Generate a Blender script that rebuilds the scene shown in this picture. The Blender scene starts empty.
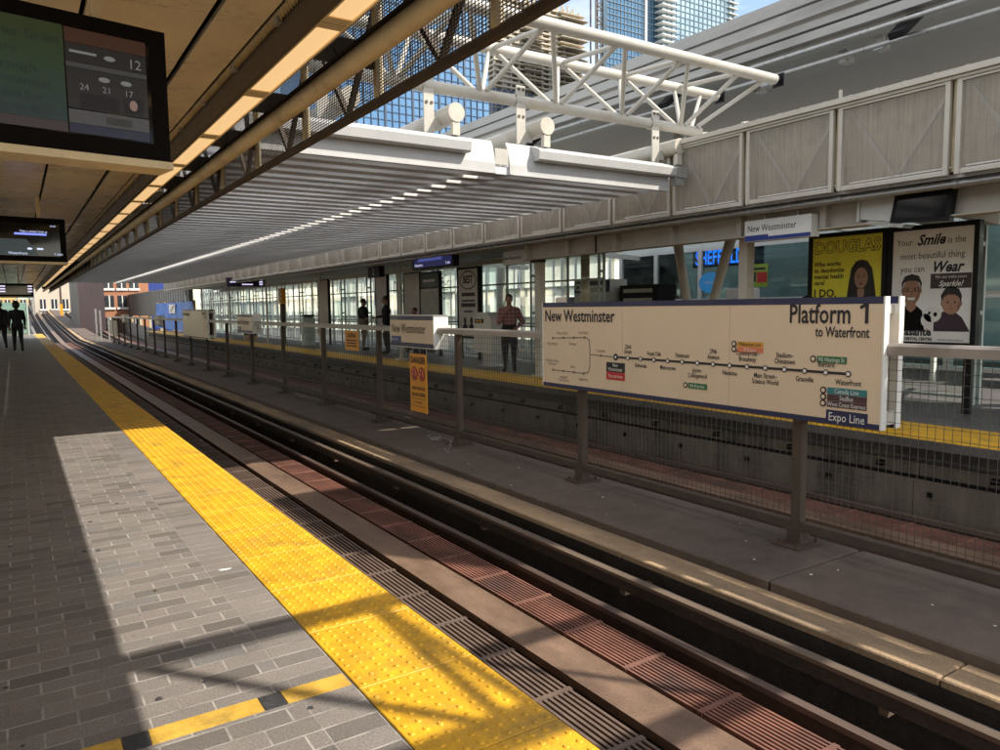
import bpy, bmesh, math, random
import numpy as np
from mathutils import Vector, Matrix
random.seed(7)
scn = bpy.context.scene
COL = scn.collection
R = math.radians

# ------------------------------------------------------------------ helpers
def tag(o, label=None, cat=None, group=None, kind=None):
    if label: o['label'] = label
    if cat: o['category'] = cat
    if group: o['group'] = group
    if kind: o['kind'] = kind
    return o

def thing(name, label, cat, group=None, loc=(0, 0, 0), rz=0.0):
    o = bpy.data.objects.new(name, None)
    o.empty_display_size = 0.2
    COL.objects.link(o)
    o.location = loc
    o.rotation_euler = (0, 0, rz)
    return tag(o, label, cat, group)

def copy_tree(o, parent=None):
    c = o.copy()
    COL.objects.link(c)
    c.parent = parent
    for ch in list(o.children):
        copy_tree(ch, c)
    return c

class MB:
    """collects shapes and links them as one mesh object"""
    def __init__(s):
        s.v = []; s.f = []; s.m = []; s.sm = []
    def add(s, vs, fs, m=0, smooth=False):
        b = len(s.v)
        s.v += [tuple(p) for p in vs]
        for f in fs:
            s.f.append([i + b for i in f]); s.m.append(m); s.sm.append(smooth)
        return s
    def box(s, x0, x1, y0, y1, z0, z1, m=0):
        vs = [(x0,y0,z0),(x1,y0,z0),(x1,y1,z0),(x0,y1,z0),(x0,y0,z1),(x1,y0,z1),(x1,y1,z1),(x0,y1,z1)]
        return s.add(vs, [(0,3,2,1),(4,5,6,7),(0,1,5,4),(1,2,6,5),(2,3,7,6),(3,0,4,7)], m)
    def bev(s, x0, x1, y0, y1, z0, z1, b=.01, m=0):
        """box with chamfered vertical and top edges"""
        vs = []
        for (z, e) in ((z0, 0), (z1 - b, 0), (z1, b)):
            X0, X1, Y0, Y1 = x0 + e, x1 - e, y0 + e, y1 - e
            vs += [(X0+b,Y0,z),(X1-b,Y0,z),(X1,Y0+b,z),(X1,Y1-b,z),(X1-b,Y1,z),(X0+b,Y1,z),(X0,Y1-b,z),(X0,Y0+b,z)]
        fs = [tuple(range(7, -1, -1)), tuple(range(16, 24))]
        for l in range(2):
            for i in range(8):
                j = (i + 1) % 8
                fs.append((l*8+i, l*8+j, l*8+8+j, l*8+8+i))
        return s.add(vs, fs, m)
    def hexa(s, pts, m=0):
        """8 points, bottom ring then top ring"""
        return s.add(pts, [(0,3,2,1),(4,5,6,7),(0,1,5,4),(1,2,6,5),(2,3,7,6),(3,0,4,7)], m)
    def bar(s, p0, p1, w, h, m=0, up=(0,0,1)):
        p0 = Vector(p0); p1 = Vector(p1); d = (p1 - p0).normalized()
        u = Vector(up)
        if abs(d.dot(u)) > .98: u = Vector((1, 0, 0))
        a = d.cross(u).normalized() * (w / 2); b = a.cross(d).normalized() * (h / 2)
        vs = [p0-a-b, p0+a-b, p1+a-b, p1-a-b, p0-a+b, p0+a+b, p1+a+b, p1-a+b]
        return s.hexa(vs, m)
    def tube(s, p0, p1, r, n=12, r2=None, m=0, cap=True):
        p0 = Vector(p0); p1 = Vector(p1); d = (p1 - p0).normalized()
        u = Vector((0, 0, 1)) if abs(d.z) < .95 else Vector((1, 0, 0))
        a = d.cross(u).normalized(); b = d.cross(a).normalized()
        r2 = r if r2 is None else r2
        vs = []
        for p, rr in ((p0, r), (p1, r2)):
            for i in range(n):
                t = 2 * math.pi * i / n
                vs.append(p + a * (math.cos(t) * rr) + b * (math.sin(t) * rr))
        s.add(vs, [(i, (i+1) % n, n + (i+1) % n, n + i) for i in range(n)], m, True)
        if cap:
            s.add(vs, [tuple(range(n-1, -1, -1)), tuple(range(n, 2*n))], m)
        return s
    def prism(s, poly, fn, d0, d1, m=0):
        """poly of (u,v); fn(u,v,d) -> point; extruded between d0 and d1"""
        n = len(poly)
        vs = [fn(u, v, d0) for u, v in poly] + [fn(u, v, d1) for u, v in poly]
        fs = [tuple(range(n-1, -1, -1)), tuple(range(n, 2*n))] + [(i, (i+1) % n, n+(i+1) % n, n+i) for i in range(n)]
        return s.add(vs, fs, m)
    def ball(s, c, rx, ry=None, rz=None, n=10, k=7, m=0):
        ry = rx if ry is None else ry; rz = rx if rz is None else rz
        vs = [(c[0], c[1], c[2] - rz)]
        for j in range(1, k):
            t = -math.pi/2 + math.pi * j / k
            for i in range(n):
                p = 2*math.pi*i/n
                vs.append((c[0]+rx*math.cos(t)*math.cos(p), c[1]+ry*math.cos(t)*math.sin(p), c[2]+rz*math.sin(t)))
        vs.append((c[0], c[1], c[2] + rz)); top = len(vs) - 1
        fs = [(0, 1+(i+1) % n, 1+i) for i in range(n)]
        for j in range(k-2):
            for i in range(n):
                a = 1 + j*n; fs.append((a+i, a+(i+1) % n, a+n+(i+1) % n, a+n+i))
        a = 1 + (k-2)*n
        fs += [(a+i, a+(i+1) % n, top) for i in range(n)]
        return s.add(vs, fs, m, True)
    def build(s, name, mats, parent=None, fix=True):
        me = bpy.data.meshes.new(name)
        me.from_pydata(s.v, [], s.f)
        if not isinstance(mats, (list, tuple)): mats = [mats]
        for mt in mats: me.materials.append(mt)
        me.polygons.foreach_set('material_index', s.m)
        me.polygons.foreach_set('use_smooth', s.sm)
        if fix:
            bm = bmesh.new(); bm.from_mesh(me)
            bmesh.ops.recalc_face_normals(bm, faces=bm.faces)
            bm.to_mesh(me); bm.free()
        me.update()
        o = bpy.data.objects.new(name, me)
        COL.objects.link(o)
        if parent: o.parent = parent
        return o

def struct(mb, name, mats, label=None, fix=True):
    o = mb.build(name, mats, None, fix)
    o['kind'] = 'structure'
    o['label'] = label or name.replace('_', ' ')
    o['category'] = name.split('_')[-1]
    return o

# ------------------------------------------------------------------ materials
def nodes(name):
    m = bpy.data.materials.new(name); m.use_nodes = True
    nt = m.node_tree
    b = nt.nodes['Principled BSDF']
    return m, nt, b

def mth(nt, op, a, b=None, clamp=False):
    n = nt.nodes.new('ShaderNodeMath'); n.operation = op; n.use_clamp = clamp
    for i, x in enumerate((a, b)):
        if x is None: continue
        if isinstance(x, (int, float)): n.inputs[i].default_value = x
        else: nt.links.new(x, n.inputs[i])
    return n.outputs[0]

def ramp(nt, fac, stops):
    n = nt.nodes.new('ShaderNodeValToRGB')
    el = n.color_ramp.elements
    while len(el) < len(stops): el.new(0.5)
    for e, (p, c) in zip(el, stops):
        e.position = p
        e.color = (*c, 1) if hasattr(c, '__len__') else (c, c, c, 1)
    nt.links.new(fac, n.inputs[0])
    return n.outputs[0]

def noise(nt, vec, scale, detail=4, rough=.6, sx=(1, 1, 1)):
    mp = nt.nodes.new('ShaderNodeMapping'); mp.inputs['Scale'].default_value = sx
    nt.links.new(vec, mp.inputs[0])
    n = nt.nodes.new('ShaderNodeTexNoise')
    n.inputs['Scale'].default_value = scale; n.inputs['Detail'].default_value = detail
    n.inputs['Roughness'].default_value = rough
    nt.links.new(mp.outputs[0], n.inputs['Vector'])
    return n.outputs[0]

def mixc(nt, fac, a, b, mode='MIX'):
    n = nt.nodes.new('ShaderNodeMix'); n.data_type = 'RGBA'; n.blend_type = mode
    for i, x in ((0, fac), (6, a), (7, b)):
        if isinstance(x, (int, float)): n.inputs[i].default_value = x
        elif isinstance(x, tuple): n.inputs[i].default_value = (*x, 1)
        else: nt.links.new(x, n.inputs[i])
    return n.outputs[2]

def mat(name, col, rough=.6, metal=0.0, var=.25, scale=3.0, bump=0.0, bscale=60, stain=None, sx=(1, 1, 1), rvar=.15):
    """plain surface with uneven tone, optional stains and grain"""
    m, nt, b = nodes(name)
    tc = nt.nodes.new('ShaderNodeTexCoord').outputs['Object']
    n1 = noise(nt, tc, scale, 6, .65, sx)
    lo = tuple(c * (1 - var) for c in col); hi = tuple(min(1, c * (1 + var * .6)) for c in col)
    c = ramp(nt, n1, [(.3, lo), (.7, hi)])
    if stain:
        n2 = noise(nt, tc, scale * .45, 8, .7, sx)
        f = ramp(nt, n2, [(.52, 0.0), (.66, 1.0)])
        c = mixc(nt, mth(nt, 'MULTIPLY', f, stain[1]), c, stain[0])
    if bump:
        c = mixc(nt, .55, c, ramp(nt, noise(nt, tc, bscale * 1.4, 5, .75), [(.28, .45), (.7, 1.4)]), 'MULTIPLY')
        c = mixc(nt, .5, c, ramp(nt, noise(nt, tc, 5.5, 6, .75), [(.3, .62), (.7, 1.25)]), 'MULTIPLY')
    nt.links.new(c, b.inputs['Base Color'])
    b.inputs['Metallic'].default_value = metal
    r = ramp(nt, n1, [(.25, max(.02, rough - rvar)), (.75, min(1, rough + rvar))])
    nt.links.new(r, b.inputs['Roughness'])
    if bump:
        bp = nt.nodes.new('ShaderNodeBump'); bp.inputs['Strength'].default_value = bump
        bp.inputs['Distance'].default_value = .02
        nt.links.new(noise(nt, tc, bscale, 4, .6), bp.inputs['Height'])
        nt.links.new(bp.outputs[0], b.inputs['Normal'])
    return m

def emit(name, col, strength, base=None):
    m, nt, b = nodes(name)
    b.inputs['Base Color'].default_value = (*(base or col), 1)
    b.inputs['Emission Color'].default_value = (*col, 1)
    b.inputs['Emission Strength'].default_value = strength
    b.inputs['Roughness'].default_value = .4
    return m

def glass(name, tint=(.8, .92, .87), gloss=.12, dirt=.1):
    m, nt, b = nodes(name)
    nt.nodes.remove(b)
    out = nt.nodes['Material Output']
    tr = nt.nodes.new('ShaderNodeBsdfTransparent'); tr.inputs[0].default_value = (*tint, 1)
    gl = nt.nodes.new('ShaderNodeBsdfGlossy'); gl.inputs['Roughness'].default_value = .04
    df = nt.nodes.new('ShaderNodeBsdfDiffuse'); df.inputs[0].default_value = (.55, .6, .56, 1)
    fr = nt.nodes.new('ShaderNodeFresnel'); fr.inputs[0].default_value = 1.45
    m1 = nt.nodes.new('ShaderNodeMixShader'); m2 = nt.nodes.new('ShaderNodeMixShader')
    nt.links.new(mth(nt, 'MULTIPLY', fr.outputs[0], 1.0 + gloss, True), m1.inputs[0])
    nt.links.new(tr.outputs[0], m1.inputs[1]); nt.links.new(gl.outputs[0], m1.inputs[2])
    tc = nt.nodes.new('ShaderNodeTexCoord').outputs['Object']
    d = ramp(nt, noise(nt, tc, 2.2, 6, .7), [(.4, 0.0), (.8, dirt * 2)])
    nt.links.new(d, m2.inputs[0])
    nt.links.new(m1.outputs[0], m2.inputs[1]); nt.links.new(df.outputs[0], m2.inputs[2])
    nt.links.new(m2.outputs[0], out.inputs[0])
    return m

def paver_mat():
    m, nt, b = nodes('pavers')
    pos = nt.nodes.new('ShaderNodeTexCoord').outputs['Object']
    sep = nt.nodes.new('ShaderNodeSeparateXYZ'); nt.links.new(pos, sep.inputs[0])
    def brick(offx, bw, rh, off):
        t = nt.nodes.new('ShaderNodeTexBrick')
        t.offset = off; t.squash = 1
        t.inputs['Scale'].default_value = 1
        t.inputs['Mortar Size'].default_value = .0052
        t.inputs['Mortar Smooth'].default_value = .25
        t.inputs['Bias'].default_value = 0
        t.inputs['Brick Width'].default_value = bw; t.inputs['Row Height'].default_value = rh
        t.inputs['Color1'].default_value = (0, 0, 0, 1); t.inputs['Color2'].default_value = (1, 1, 1, 1)
        t.inputs['Mortar'].default_value = (.5, .5, .5, 1)
        mp = nt.nodes.new('ShaderNodeMapping'); mp.inputs['Location'].default_value = (offx, 0.006, 0)
        nt.links.new(pos, mp.inputs[0]); nt.links.new(mp.outputs[0], t.inputs['Vector'])
        return t
    A = brick(.0, .22, .108, .5)
    B = brick(-.838 + .0, .212, .108, 0.0)
    side = mth(nt, 'GREATER_THAN', sep.outputs[0], .838)
    fac = mixc(nt, side, A.outputs['Fac'], B.outputs['Fac'])
    rnd = mixc(nt, side, A.outputs['Color'], B.outputs['Color'])
    g = noise(nt, pos, 130, 4, .8)
    big = noise(nt, pos, 1.1, 6, .65)
    tone = ramp(nt, rnd, [(0, (.150, .132, .118)), (.35, (.205, .183, .165)), (.7, (.25, .219, .195)), (1, (.185, .176, .168))])
    c = mixc(nt, .75, tone, ramp(nt, g, [(.3, .1), (.7, 1.7)]), 'MULTIPLY')
    c = mixc(nt, .6, c, ramp(nt, big, [(.3, .72), (.7, 1.2)]), 'MULTIPLY')
    mort = ramp(nt, noise(nt, pos, 6, 5), [(.3, (.14, .13, .118)), (.64, (.40, .37, .335))])
    c = mixc(nt, fac, c, mort)
    sp = ramp(nt, noise(nt, pos, 23, 2, .5), [(.72, 0.0), (.76, 1.0)])
    c = mixc(nt, mth(nt, 'MULTIPLY', sp, .35), c, (.04, .037, .035))
    nt.links.new(c, b.inputs['Base Color'])
    nt.links.new(ramp(nt, g, [(.2, .42), (.8, .72)]), b.inputs['Roughness'])
    bp = nt.nodes.new('ShaderNodeBump'); bp.inputs['Strength'].default_value = .6; bp.inputs['Distance'].default_value = .004
    h = mth(nt, 'SUBTRACT', mth(nt, 'MULTIPLY', g, .35), fac)
    nt.links.new(h, bp.inputs['Height']); nt.links.new(bp.outputs[0], b.inputs['Normal'])
    return m

def perforated(name, col, pitch=.026, hole=.34, rust=.42):
    """sheet with real holes: round perforations in staggered rows on a plane of constant x"""
    m, nt, b = nodes(name)
    tc = nt.nodes.new('ShaderNodeTexCoord').outputs['Object']
    sep = nt.nodes.new('ShaderNodeSeparateXYZ'); nt.links.new(tc, sep.inputs[0])
    y = mth(nt, 'DIVIDE', sep.outputs[1], pitch); z = mth(nt, 'DIVIDE', sep.outputs[2], pitch * .8)
    row = mth(nt, 'FLOOR', z)
    y2 = mth(nt, 'ADD', y, mth(nt, 'MULTIPLY', mth(nt, 'MODULO', row, 2.0), .5))
    fy = mth(nt, 'SUBTRACT', mth(nt, 'FRACT', y2), .5); fz = mth(nt, 'SUBTRACT', mth(nt, 'FRACT', z), .5)
    d = mth(nt, 'SQRT', mth(nt, 'ADD', mth(nt, 'MULTIPLY', fy, fy), mth(nt, 'MULTIPLY', fz, fz)))
    hl = mth(nt, 'LESS_THAN', d, hole)
    st = noise(nt, tc, 30, 6, .8, (1, 1, .03))
    c = ramp(nt, st, [(.3, tuple(x * (1 - rust) for x in col)), (.62, tuple(x * 1.25 for x in col))])
    nt.links.new(c, b.inputs['Base Color'])
    b.inputs['Roughness'].default_value = .6
    nt.links.new(mth(nt, 'SUBTRACT', 1.0, hl), b.inputs['Alpha'])
    return m

M = {}
M['paver'] = paver_mat()
M['yellow'] = mat('tactile_yellow', (.76, .41, .012), .5, var=.3, scale=6, bump=.2, bscale=90, stain=((.30, .19, .035), .6))
M['yellow_paint'] = mat('yellow_paint', (.66, .40, .06), .55, var=.22, scale=9, bump=.2, bscale=150, stain=((.30, .20, .06), .7))
M['charcoal'] = mat('charcoal_paver', (.045, .045, .047), .6, var=.3, scale=30, bump=.3, bscale=200)
M['conc'] = mat('concrete', (.20, .185, .17), .8, var=.3, scale=1.6, bump=.25, bscale=40, stain=((.08, .07, .06), .6))
M['conc_dark'] = mat('stained_concrete', (.105, .094, .085), .85, var=.4, scale=1.3, bump=.3, bscale=40, stain=((.04, .034, .03), .8))
M['walk'] = mat('walkway_concrete', (.135, .099, .076), .75, var=.22, scale=.9, bump=.2, bscale=90, stain=((.065, .048, .037), .8))
M['kerb'] = mat('kerb_concrete', (.40, .275, .16), .8, var=.35, scale=2.0, bump=.3, bscale=50, stain=((.13, .10, .075), .8), sx=(1, .25, 1))
M['bed'] = mat('track_bed', (.055, .044, .036), .9, var=.4, scale=4, bump=.4, bscale=30)
M['wallface'] = mat('platform_wall', (.15, .118, .088), .85, var=.45, scale=2.4, bump=.3, bscale=40, stain=((.045, .038, .033), .9), sx=(1, 1, .35))
M['grate_red'] = mat('red_grating', (.21, .092, .064), .7, var=.5, scale=5, stain=((.10, .06, .05), .85), sx=(1, .5, 1))
M['grate_grey'] = mat('worn_grating', (.14, .095, .072), .7, var=.35, scale=5, stain=((.12, .07, .055), .7))
M['plate'] = mat('reaction_plate', (.235, .15, .10), .5, metal=.2, var=.4, scale=3.2, bump=.12, bscale=50, stain=((.15, .095, .07), .75), sx=(1, .35, 1))
M['rail_rust'] = mat('rusty_rail', (.085, .05, .036), .7, var=.4, scale=8)
M['rail_top'] = mat('rail_top', (.30, .26, .24), .32, metal=.7, var=.3, scale=5, sx=(1, .1, 1))
M['rail_brown'] = mat('worn_rail_head', (.15, .105, .085), .45, metal=.3, var=.35, scale=5, sx=(1, .1, 1))
M['power'] = mat('power_rail', (.15, .11, .078), .55, metal=.2, var=.3, scale=4, sx=(1, .15, 1))
M['white_steel'] = mat('white_steel', (.50, .475, .42), .42, var=.07, scale=3, stain=((.36, .28, .19), .5))
M['fascia'] = mat('fascia_white', (.47, .465, .455), .5, var=.1, scale=2, stain=((.33, .31, .29), .5))
M['cream_steel'] = mat('cream_steel', (.52, .48, .41), .5, var=.1, scale=3, stain=((.36, .30, .22), .5))
M['tan_steel'] = mat('tan_steel', (.50, .41, .26), .5, var=.18, scale=4, stain=((.16, .12, .08), .6))
M['tan_light'] = mat('tan_rail', (.84, .71, .46), .45, var=.12, scale=3, stain=((.30, .23, .14), .5))
M['brown_steel'] = mat('brown_channel', (.10, .075, .05), .55, var=.3, scale=4)
M['dark_panelbar'] = mat('dark_bar', (.09, .065, .045), .55, var=.3, scale=6)
M['ceil'] = mat('ceiling_panel', (.93, .83, .63), .30, var=.12, scale=1.4, stain=((.50, .37, .21), .55))
M['ceil_dark'] = mat('ceiling_void', (.02, .018, .016), .9)
M['louvre'] = mat('louvre_metal', (.74, .73, .72), .45, var=.10, scale=.8, stain=((.55, .53, .51), .45))
M['sheet'] = mat('roof_sheet', (.40, .39, .37), .55, var=.12, scale=.7, stain=((.16, .145, .13), .6), sx=(1, .3, 1))
M['galv'] = mat('galvanised', (.42, .42, .41), .35, metal=.6, var=.2, scale=8)
M['fence'] = mat('fence_steel', (.08, .057, .04), .7, metal=.1, var=.28, scale=5, stain=((.085, .06, .045), .6))
M['fence_rail'] = mat('fence_rail', (.33, .29, .255), .4, metal=.2, var=.2, scale=3, stain=((.17, .13, .10), .5))
M['wire'] = mat('fence_wire', (.10, .085, .07), .5, metal=.3, var=.2)
M['sign_cream'] = mat('sign_face', (.74, .585, .42), .38, var=.06, scale=.9, stain=((.64, .52, .38), .4))
M['sign_white'] = mat('sign_white', (.80, .79, .75), .4, var=.05, scale=2)
M['navy'] = mat('navy', (.016, .02, .075), .4, var=.15)
M['blue'] = mat('sign_blue', (.02, .045, .24), .4, var=.1)
M['ink'] = mat('ink', (.022, .02, .026), .6, var=.1)
M['ink_grey'] = mat('faded_ink', (.20, .165, .13), .6, var=.1)
M['ink_faint'] = mat('faint_ink', (.42, .34, .26), .6, var=.1)
M['red'] = mat('sign_red', (.50, .03, .03), .5, var=.1)
M['green'] = mat('sign_green', (.03, .16, .055), .5, var=.1)
M['orange'] = mat('sign_orange', (.80, .33, .02), .5, var=.1, scale=6)
M['salmon'] = mat('sign_salmon', (.75, .22, .10), .5, var=.1)
M['amber'] = mat('sign_amber', (.72, .36, .05), .5, var=.1)
M['teal'] = mat('sign_teal', (.03, .20, .22), .5, var=.1)
M['maroon'] = mat('sign_maroon', (.075, .035, .045), .5, var=.1)
M['black'] = mat('black_metal', (.014, .014, .016), .38, var=.2)
M['black_matte'] = mat('matte_black', (.008, .007, .007), .85, var=.2)
M['screen_dark'] = mat('screen_glass', (.010, .011, .014), .08, var=.1, rvar=.03)
M['green_steel'] = mat('green_steel', (.40, .47, .43), .45, var=.15, scale=4)
M['pane'] = glass('green_glass', (.94, 1.0, .97), -.55, .06)
M['pane_b'] = glass('shop_glass', (.62, .78, .80), .3, .05)
M['ground'] = mat('asphalt', (.05, .05, .052), .9, var=.25, scale=.4)
M['tile_dark'] = mat('far_paving', (.12, .112, .108), .55, var=.2, scale=1.5, bump=.15, bscale=70)
M['brick'] = mat('brick_orange', (.40, .18, .095), .8, var=.25, scale=1.5)
M['beige'] = mat('beige_render', (.52, .45, .36), .8, var=.15, scale=.4)
M['dark_clad'] = mat('dark_cladding', (.05, .032, .034), .6, var=.3, scale=2, sx=(3, 1, .2))
M['corr'] = mat('grey_cladding', (.21, .195, .175), .6, var=.15, scale=.6)
M['tarp'] = mat('blue_tarp', (.02, .17, .68), .5, var=.25, scale=2.0, bump=.5, bscale=5)
M['wood'] = mat('raw_timber', (.42, .27, .14), .7, var=.3, scale=4)
M['win'] = mat('dark_window', (.03, .037, .045), .15, var=.3)
M['white_clad'] = mat('white_cladding', (.78, .80, .76), .55, var=.08)
M['pale_green'] = mat('pale_green_glass', (.55, .68, .60), .25, var=.15, scale=1.0)
M['yellow_bld'] = mat('ochre_render', (.62, .40, .16), .8, var=.12)
M['leaf'] = mat('foliage', (.10, .15, .045), .6, var=.5, scale=4)
M['bark'] = mat('bark', (.09, .065, .045), .9, var=.3, scale=6)
M['skin'] = mat('skin', (.30, .16, .10), .5, var=.08)
M['hair'] = mat('dark_hair', (.012, .010, .009), .5, var=.2)
M['cloth_black'] = mat('black_cloth', (.013, .013, .016), .85, var=.25, scale=9)
M['cloth_navy'] = mat('navy_cloth', (.022, .028, .045), .85, var=.25, scale=9)
M['cloth_grey'] = mat('grey_cloth', (.16, .155, .15), .85, var=.2, scale=9)
M['cloth_khaki'] = mat('khaki_cloth', (.23, .19, .14), .85, var=.2, scale=9)
M['cabinet'] = mat('white_cabinet', (.62, .62, .58), .5, var=.1)
M['lamp'] = emit('lit_diffuser', (1.0, .64, .30), .40, (.8, .7, .5))

for k_ in ('black_matte', 'black'): M[k_].node_tree.nodes['Principled BSDF'].inputs['Specular IOR Level'].default_value = .12
# ------------------------------------------------------------------ lettering
def text_mesh(s, size, sx=1.0, align='LEFT', shear=0.0, depth=0.0, weight=0.0):
    cu = bpy.data.curves.new('lettering_curve', 'FONT')
    cu.body = s; cu.size = size; cu.align_x = align; cu.shear = shear
    cu.extrude = depth; cu.offset = weight; cu.resolution_u = 2; cu.space_line = .85
    o = bpy.data.objects.new('lettering_curve', cu)
    me = bpy.data.meshes.new_from_object(o)
    vs = [(v.co.x * sx, v.co.y, v.co.z) for v in me.vertices]
    fs = [tuple(p.vertices) for p in me.polygons]
    bpy.data.objects.remove(o); bpy.data.curves.remove(cu); bpy.data.meshes.remove(me)
    return vs, fs

class Face:
    """a flat upright face: u runs to the reader's right, v up, d towards the reader"""
    def __init__(s, org, right=(0, -1, 0)):
        s.o = Vector(org); s.r = Vector(right).normalized(); s.n = s.r.cross(Vector((0, 0, 1)))
    def __call__(s, u, v, d=0.0):
        return tuple(s.o + s.r * u + Vector((0, 0, v)) + s.n * d)
    def rect(s, mb, u0, u1, v0, v1, d0, d1, m=0):
        return mb.prism([(u0, v0), (u1, v0), (u1, v1), (u0, v1)], s, d0, d1, m)
    def disc(s, mb, u, v, r, d0, d1, m=0, n=14, ry=None):
        ry = r if ry is None else ry
        return mb.prism([(u + r * math.cos(2*math.pi*i/n), v + ry * math.sin(2*math.pi*i/n)) for i in range(n)], s, d0, d1, m)
    def text(s, mb, t, size, u, v, d=.004, m=0, **k):
        vs, fs = text_mesh(t, size, **k)
        return mb.add([s(u + x, v + y, d + z) for x, y, z in vs], fs, m)
    def line(s, mb, u0, v0, u1, v1, w, d0, d1, m=0):
        dx, dy = u1 - u0, v1 - v0; L = math.hypot(dx, dy) or 1
        a, b = -dy / L * w / 2, dx / L * w / 2
        return mb.prism([(u0+a, v0+b), (u0-a, v0-b), (u1-a, v1-b), (u1+a, v1+b)], s, d0, d1, m)

# ------------------------------------------------------------------ sky, sun, camera
w = bpy.data.worlds.new("World"); scn.world = w; w.use_nodes = True
nt = w.node_tree
bg = nt.nodes['Background']
sky = nt.nodes.new('ShaderNodeTexSky'); sky.sky_type = 'NISHITA'; sky.sun_disc = False
SUN = Vector((.62, -.75, 1.0)).normalized()
sky.sun_elevation = math.asin(SUN.z); sky.sun_rotation = math.atan2(SUN.x, SUN.y)
sky.air_density = 1.0; sky.dust_density = .6; sky.ozone_density = 1.5
tcw = nt.nodes.new('ShaderNodeTexCoord').outputs['Generated']
cl = noise(nt, tcw, 3.2, 8, .62, (1, 1, 2.4))
cf = ramp(nt, cl, [(.43, 0.0), (.62, .9)])
sw = nt.nodes.new('ShaderNodeSeparateXYZ'); nt.links.new(tcw, sw.inputs[0])
cf = mth(nt, 'MULTIPLY', cf, ramp(nt, sw.outputs[1], [(.45, 1.0), (.72, .25)]))
c = mixc(nt, cf, mixc(nt, 1.0, sky.outputs[0], (1.10, 1.0, .88), 'MULTIPLY'), (8.9, 8.3, 7.5))
nt.links.new(c, bg.inputs[0]); bg.inputs[1].default_value = .15
sl = bpy.data.lights.new('sun', 'SUN'); sl.energy = 3.4; sl.angle = R(.5); sl.color = (1, .93, .82)
so = bpy.data.objects.new('sun', sl); COL.objects.link(so)
so.rotation_euler = (-SUN).to_track_quat('-Z', 'Y').to_euler()
cam = bpy.data.cameras.new('camera'); cam.sensor_width = 36; cam.lens = 742 * 36 / 1000; cam.clip_end = 4000; cam.clip_start = .05
co = bpy.data.objects.new('camera', cam); COL.objects.link(co)
def setcam():
    Wd, Hd, F = 1000, 750, 742.
    def ray(p):
        v = Vector((p[0] - Wd/2, -(p[1] - Hd/2), -F)); return v.normalized()
    y = ray((14, 313)); h = ray((1014, 313 - 12.5))
    z = h.cross(y).normalized()
    if z.y < 0: z = -z
    x = y.cross(z)
    rot = Matrix((x, y, z))
    co.matrix_world = Matrix.Translation((0, 0, 1.5)) @ rot.to_4x4()
setcam()
scn.camera = co
scn.view_settings.view_transform = 'Standard'; scn.view_settings.look = 'None'
scn.view_settings.exposure = 0.95; scn.view_settings.gamma = 1
scn.render.engine = 'CYCLES'
scn.cycles.use_denoising = True
scn.cycles.max_bounces = 10; scn.cycles.diffuse_bounces = 5; scn.cycles.transparent_max_bounces = 24
scn.cycles.caustics_reflective = False; scn.cycles.caustics_refractive = False
scn.cycles.sample_clamp_indirect = 6

# ------------------------------------------------------------------ ground and track level
PIT = 1.37                     # module of both canopies
YE = 62.0                      # end of the platforms
def rise(y):
    t = max(0.0, y - YE); return .025 * t + .00018 * t * t
def strip(mb, x0, x1, z0, z1, y0=-8.0, y1=190.0, m=0):
    """a long bar along the track that follows its rise beyond the platforms"""
    ys = [y0] + [y for y in (YE,) if y0 < y < y1]
    y = YE + 8
    while y < y1:
        if y > y0: ys.append(y)
        y += 8
    ys.append(y1)
    vs = []
    for y in ys:
        r = rise(y); vs += [(x0, y, z0+r), (x1, y, z0+r), (x1, y, z1+r), (x0, y, z1+r)]
    n = len(ys); fs = [(0, 1, 2, 3), tuple(4*(n-1)+i for i in (3, 2, 1, 0))]
    for k in range(n-1):
        for i in range(4):
            j = (i+1) % 4; fs.append((4*k+i, 4*k+4+i, 4*k+4+j, 4*k+j))
    return mb.add(vs, fs, m)

struct(MB().add([(-2500,-2500,-6),(2500,-2500,-6),(2500,2500,-6),(-2500,2500,-6)], [(0,1,2,3)]), 'ground', M['ground'], 'dark asphalt ground below the raised station')
mb = MB().box(-7, 1.05, -8, YE, -.5, 0)
struct(mb, 'platform_pavement', M['paver'], 'grey brick paved platform')
mb = MB().box(1.05, 1.56, -8, YE, -.5, -.002); mb.box(1.2, 1.5, -8, YE, -1.2, -.5)
struct(mb, 'platform_edge', M['conc_dark'], 'concrete platform edge')
# tactile tiles with domes
mb = MB()
y = -1.0; T = .61
while y < YE - .3:
    mb.bev(1.055, 1.572, y + .0025, y + T - .0025, -.02, .006, .003)
    y += T
def dome(mb, x, y, z, r, h, n):
    vs = [(x + r*math.cos(2*math.pi*i/n), y + r*math.sin(2*math.pi*i/n), z) for i in range(n)]
    vs += [(x + .72*r*math.cos(2*math.pi*i/n), y + .72*r*math.sin(2*math.pi*i/n), z + h) for i in range(n)]
    mb.add(vs, [(i, (i+1) % n, n+(i+1) % n, n+i) for i in range(n)], 0, n > 6)
    mb.add(vs, [tuple(range(n, 2*n))], 0)
k = 0; y = -1.0 + .03
while y < 40:
    n = 12 if y < 6 else (8 if y < 13 else 5)
    for i in range(9):
        dome(mb, 1.055 + .0287 + i * .0575, y, .006, .0125, .0052, n)
    k += 1
    y = -1.0 + .0305 + (k // 10) * T + (k % 10) * .061
struct(mb, 'tactile_pavement', M['yellow'], 'yellow tactile strip of studded tiles', fix=False)
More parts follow.
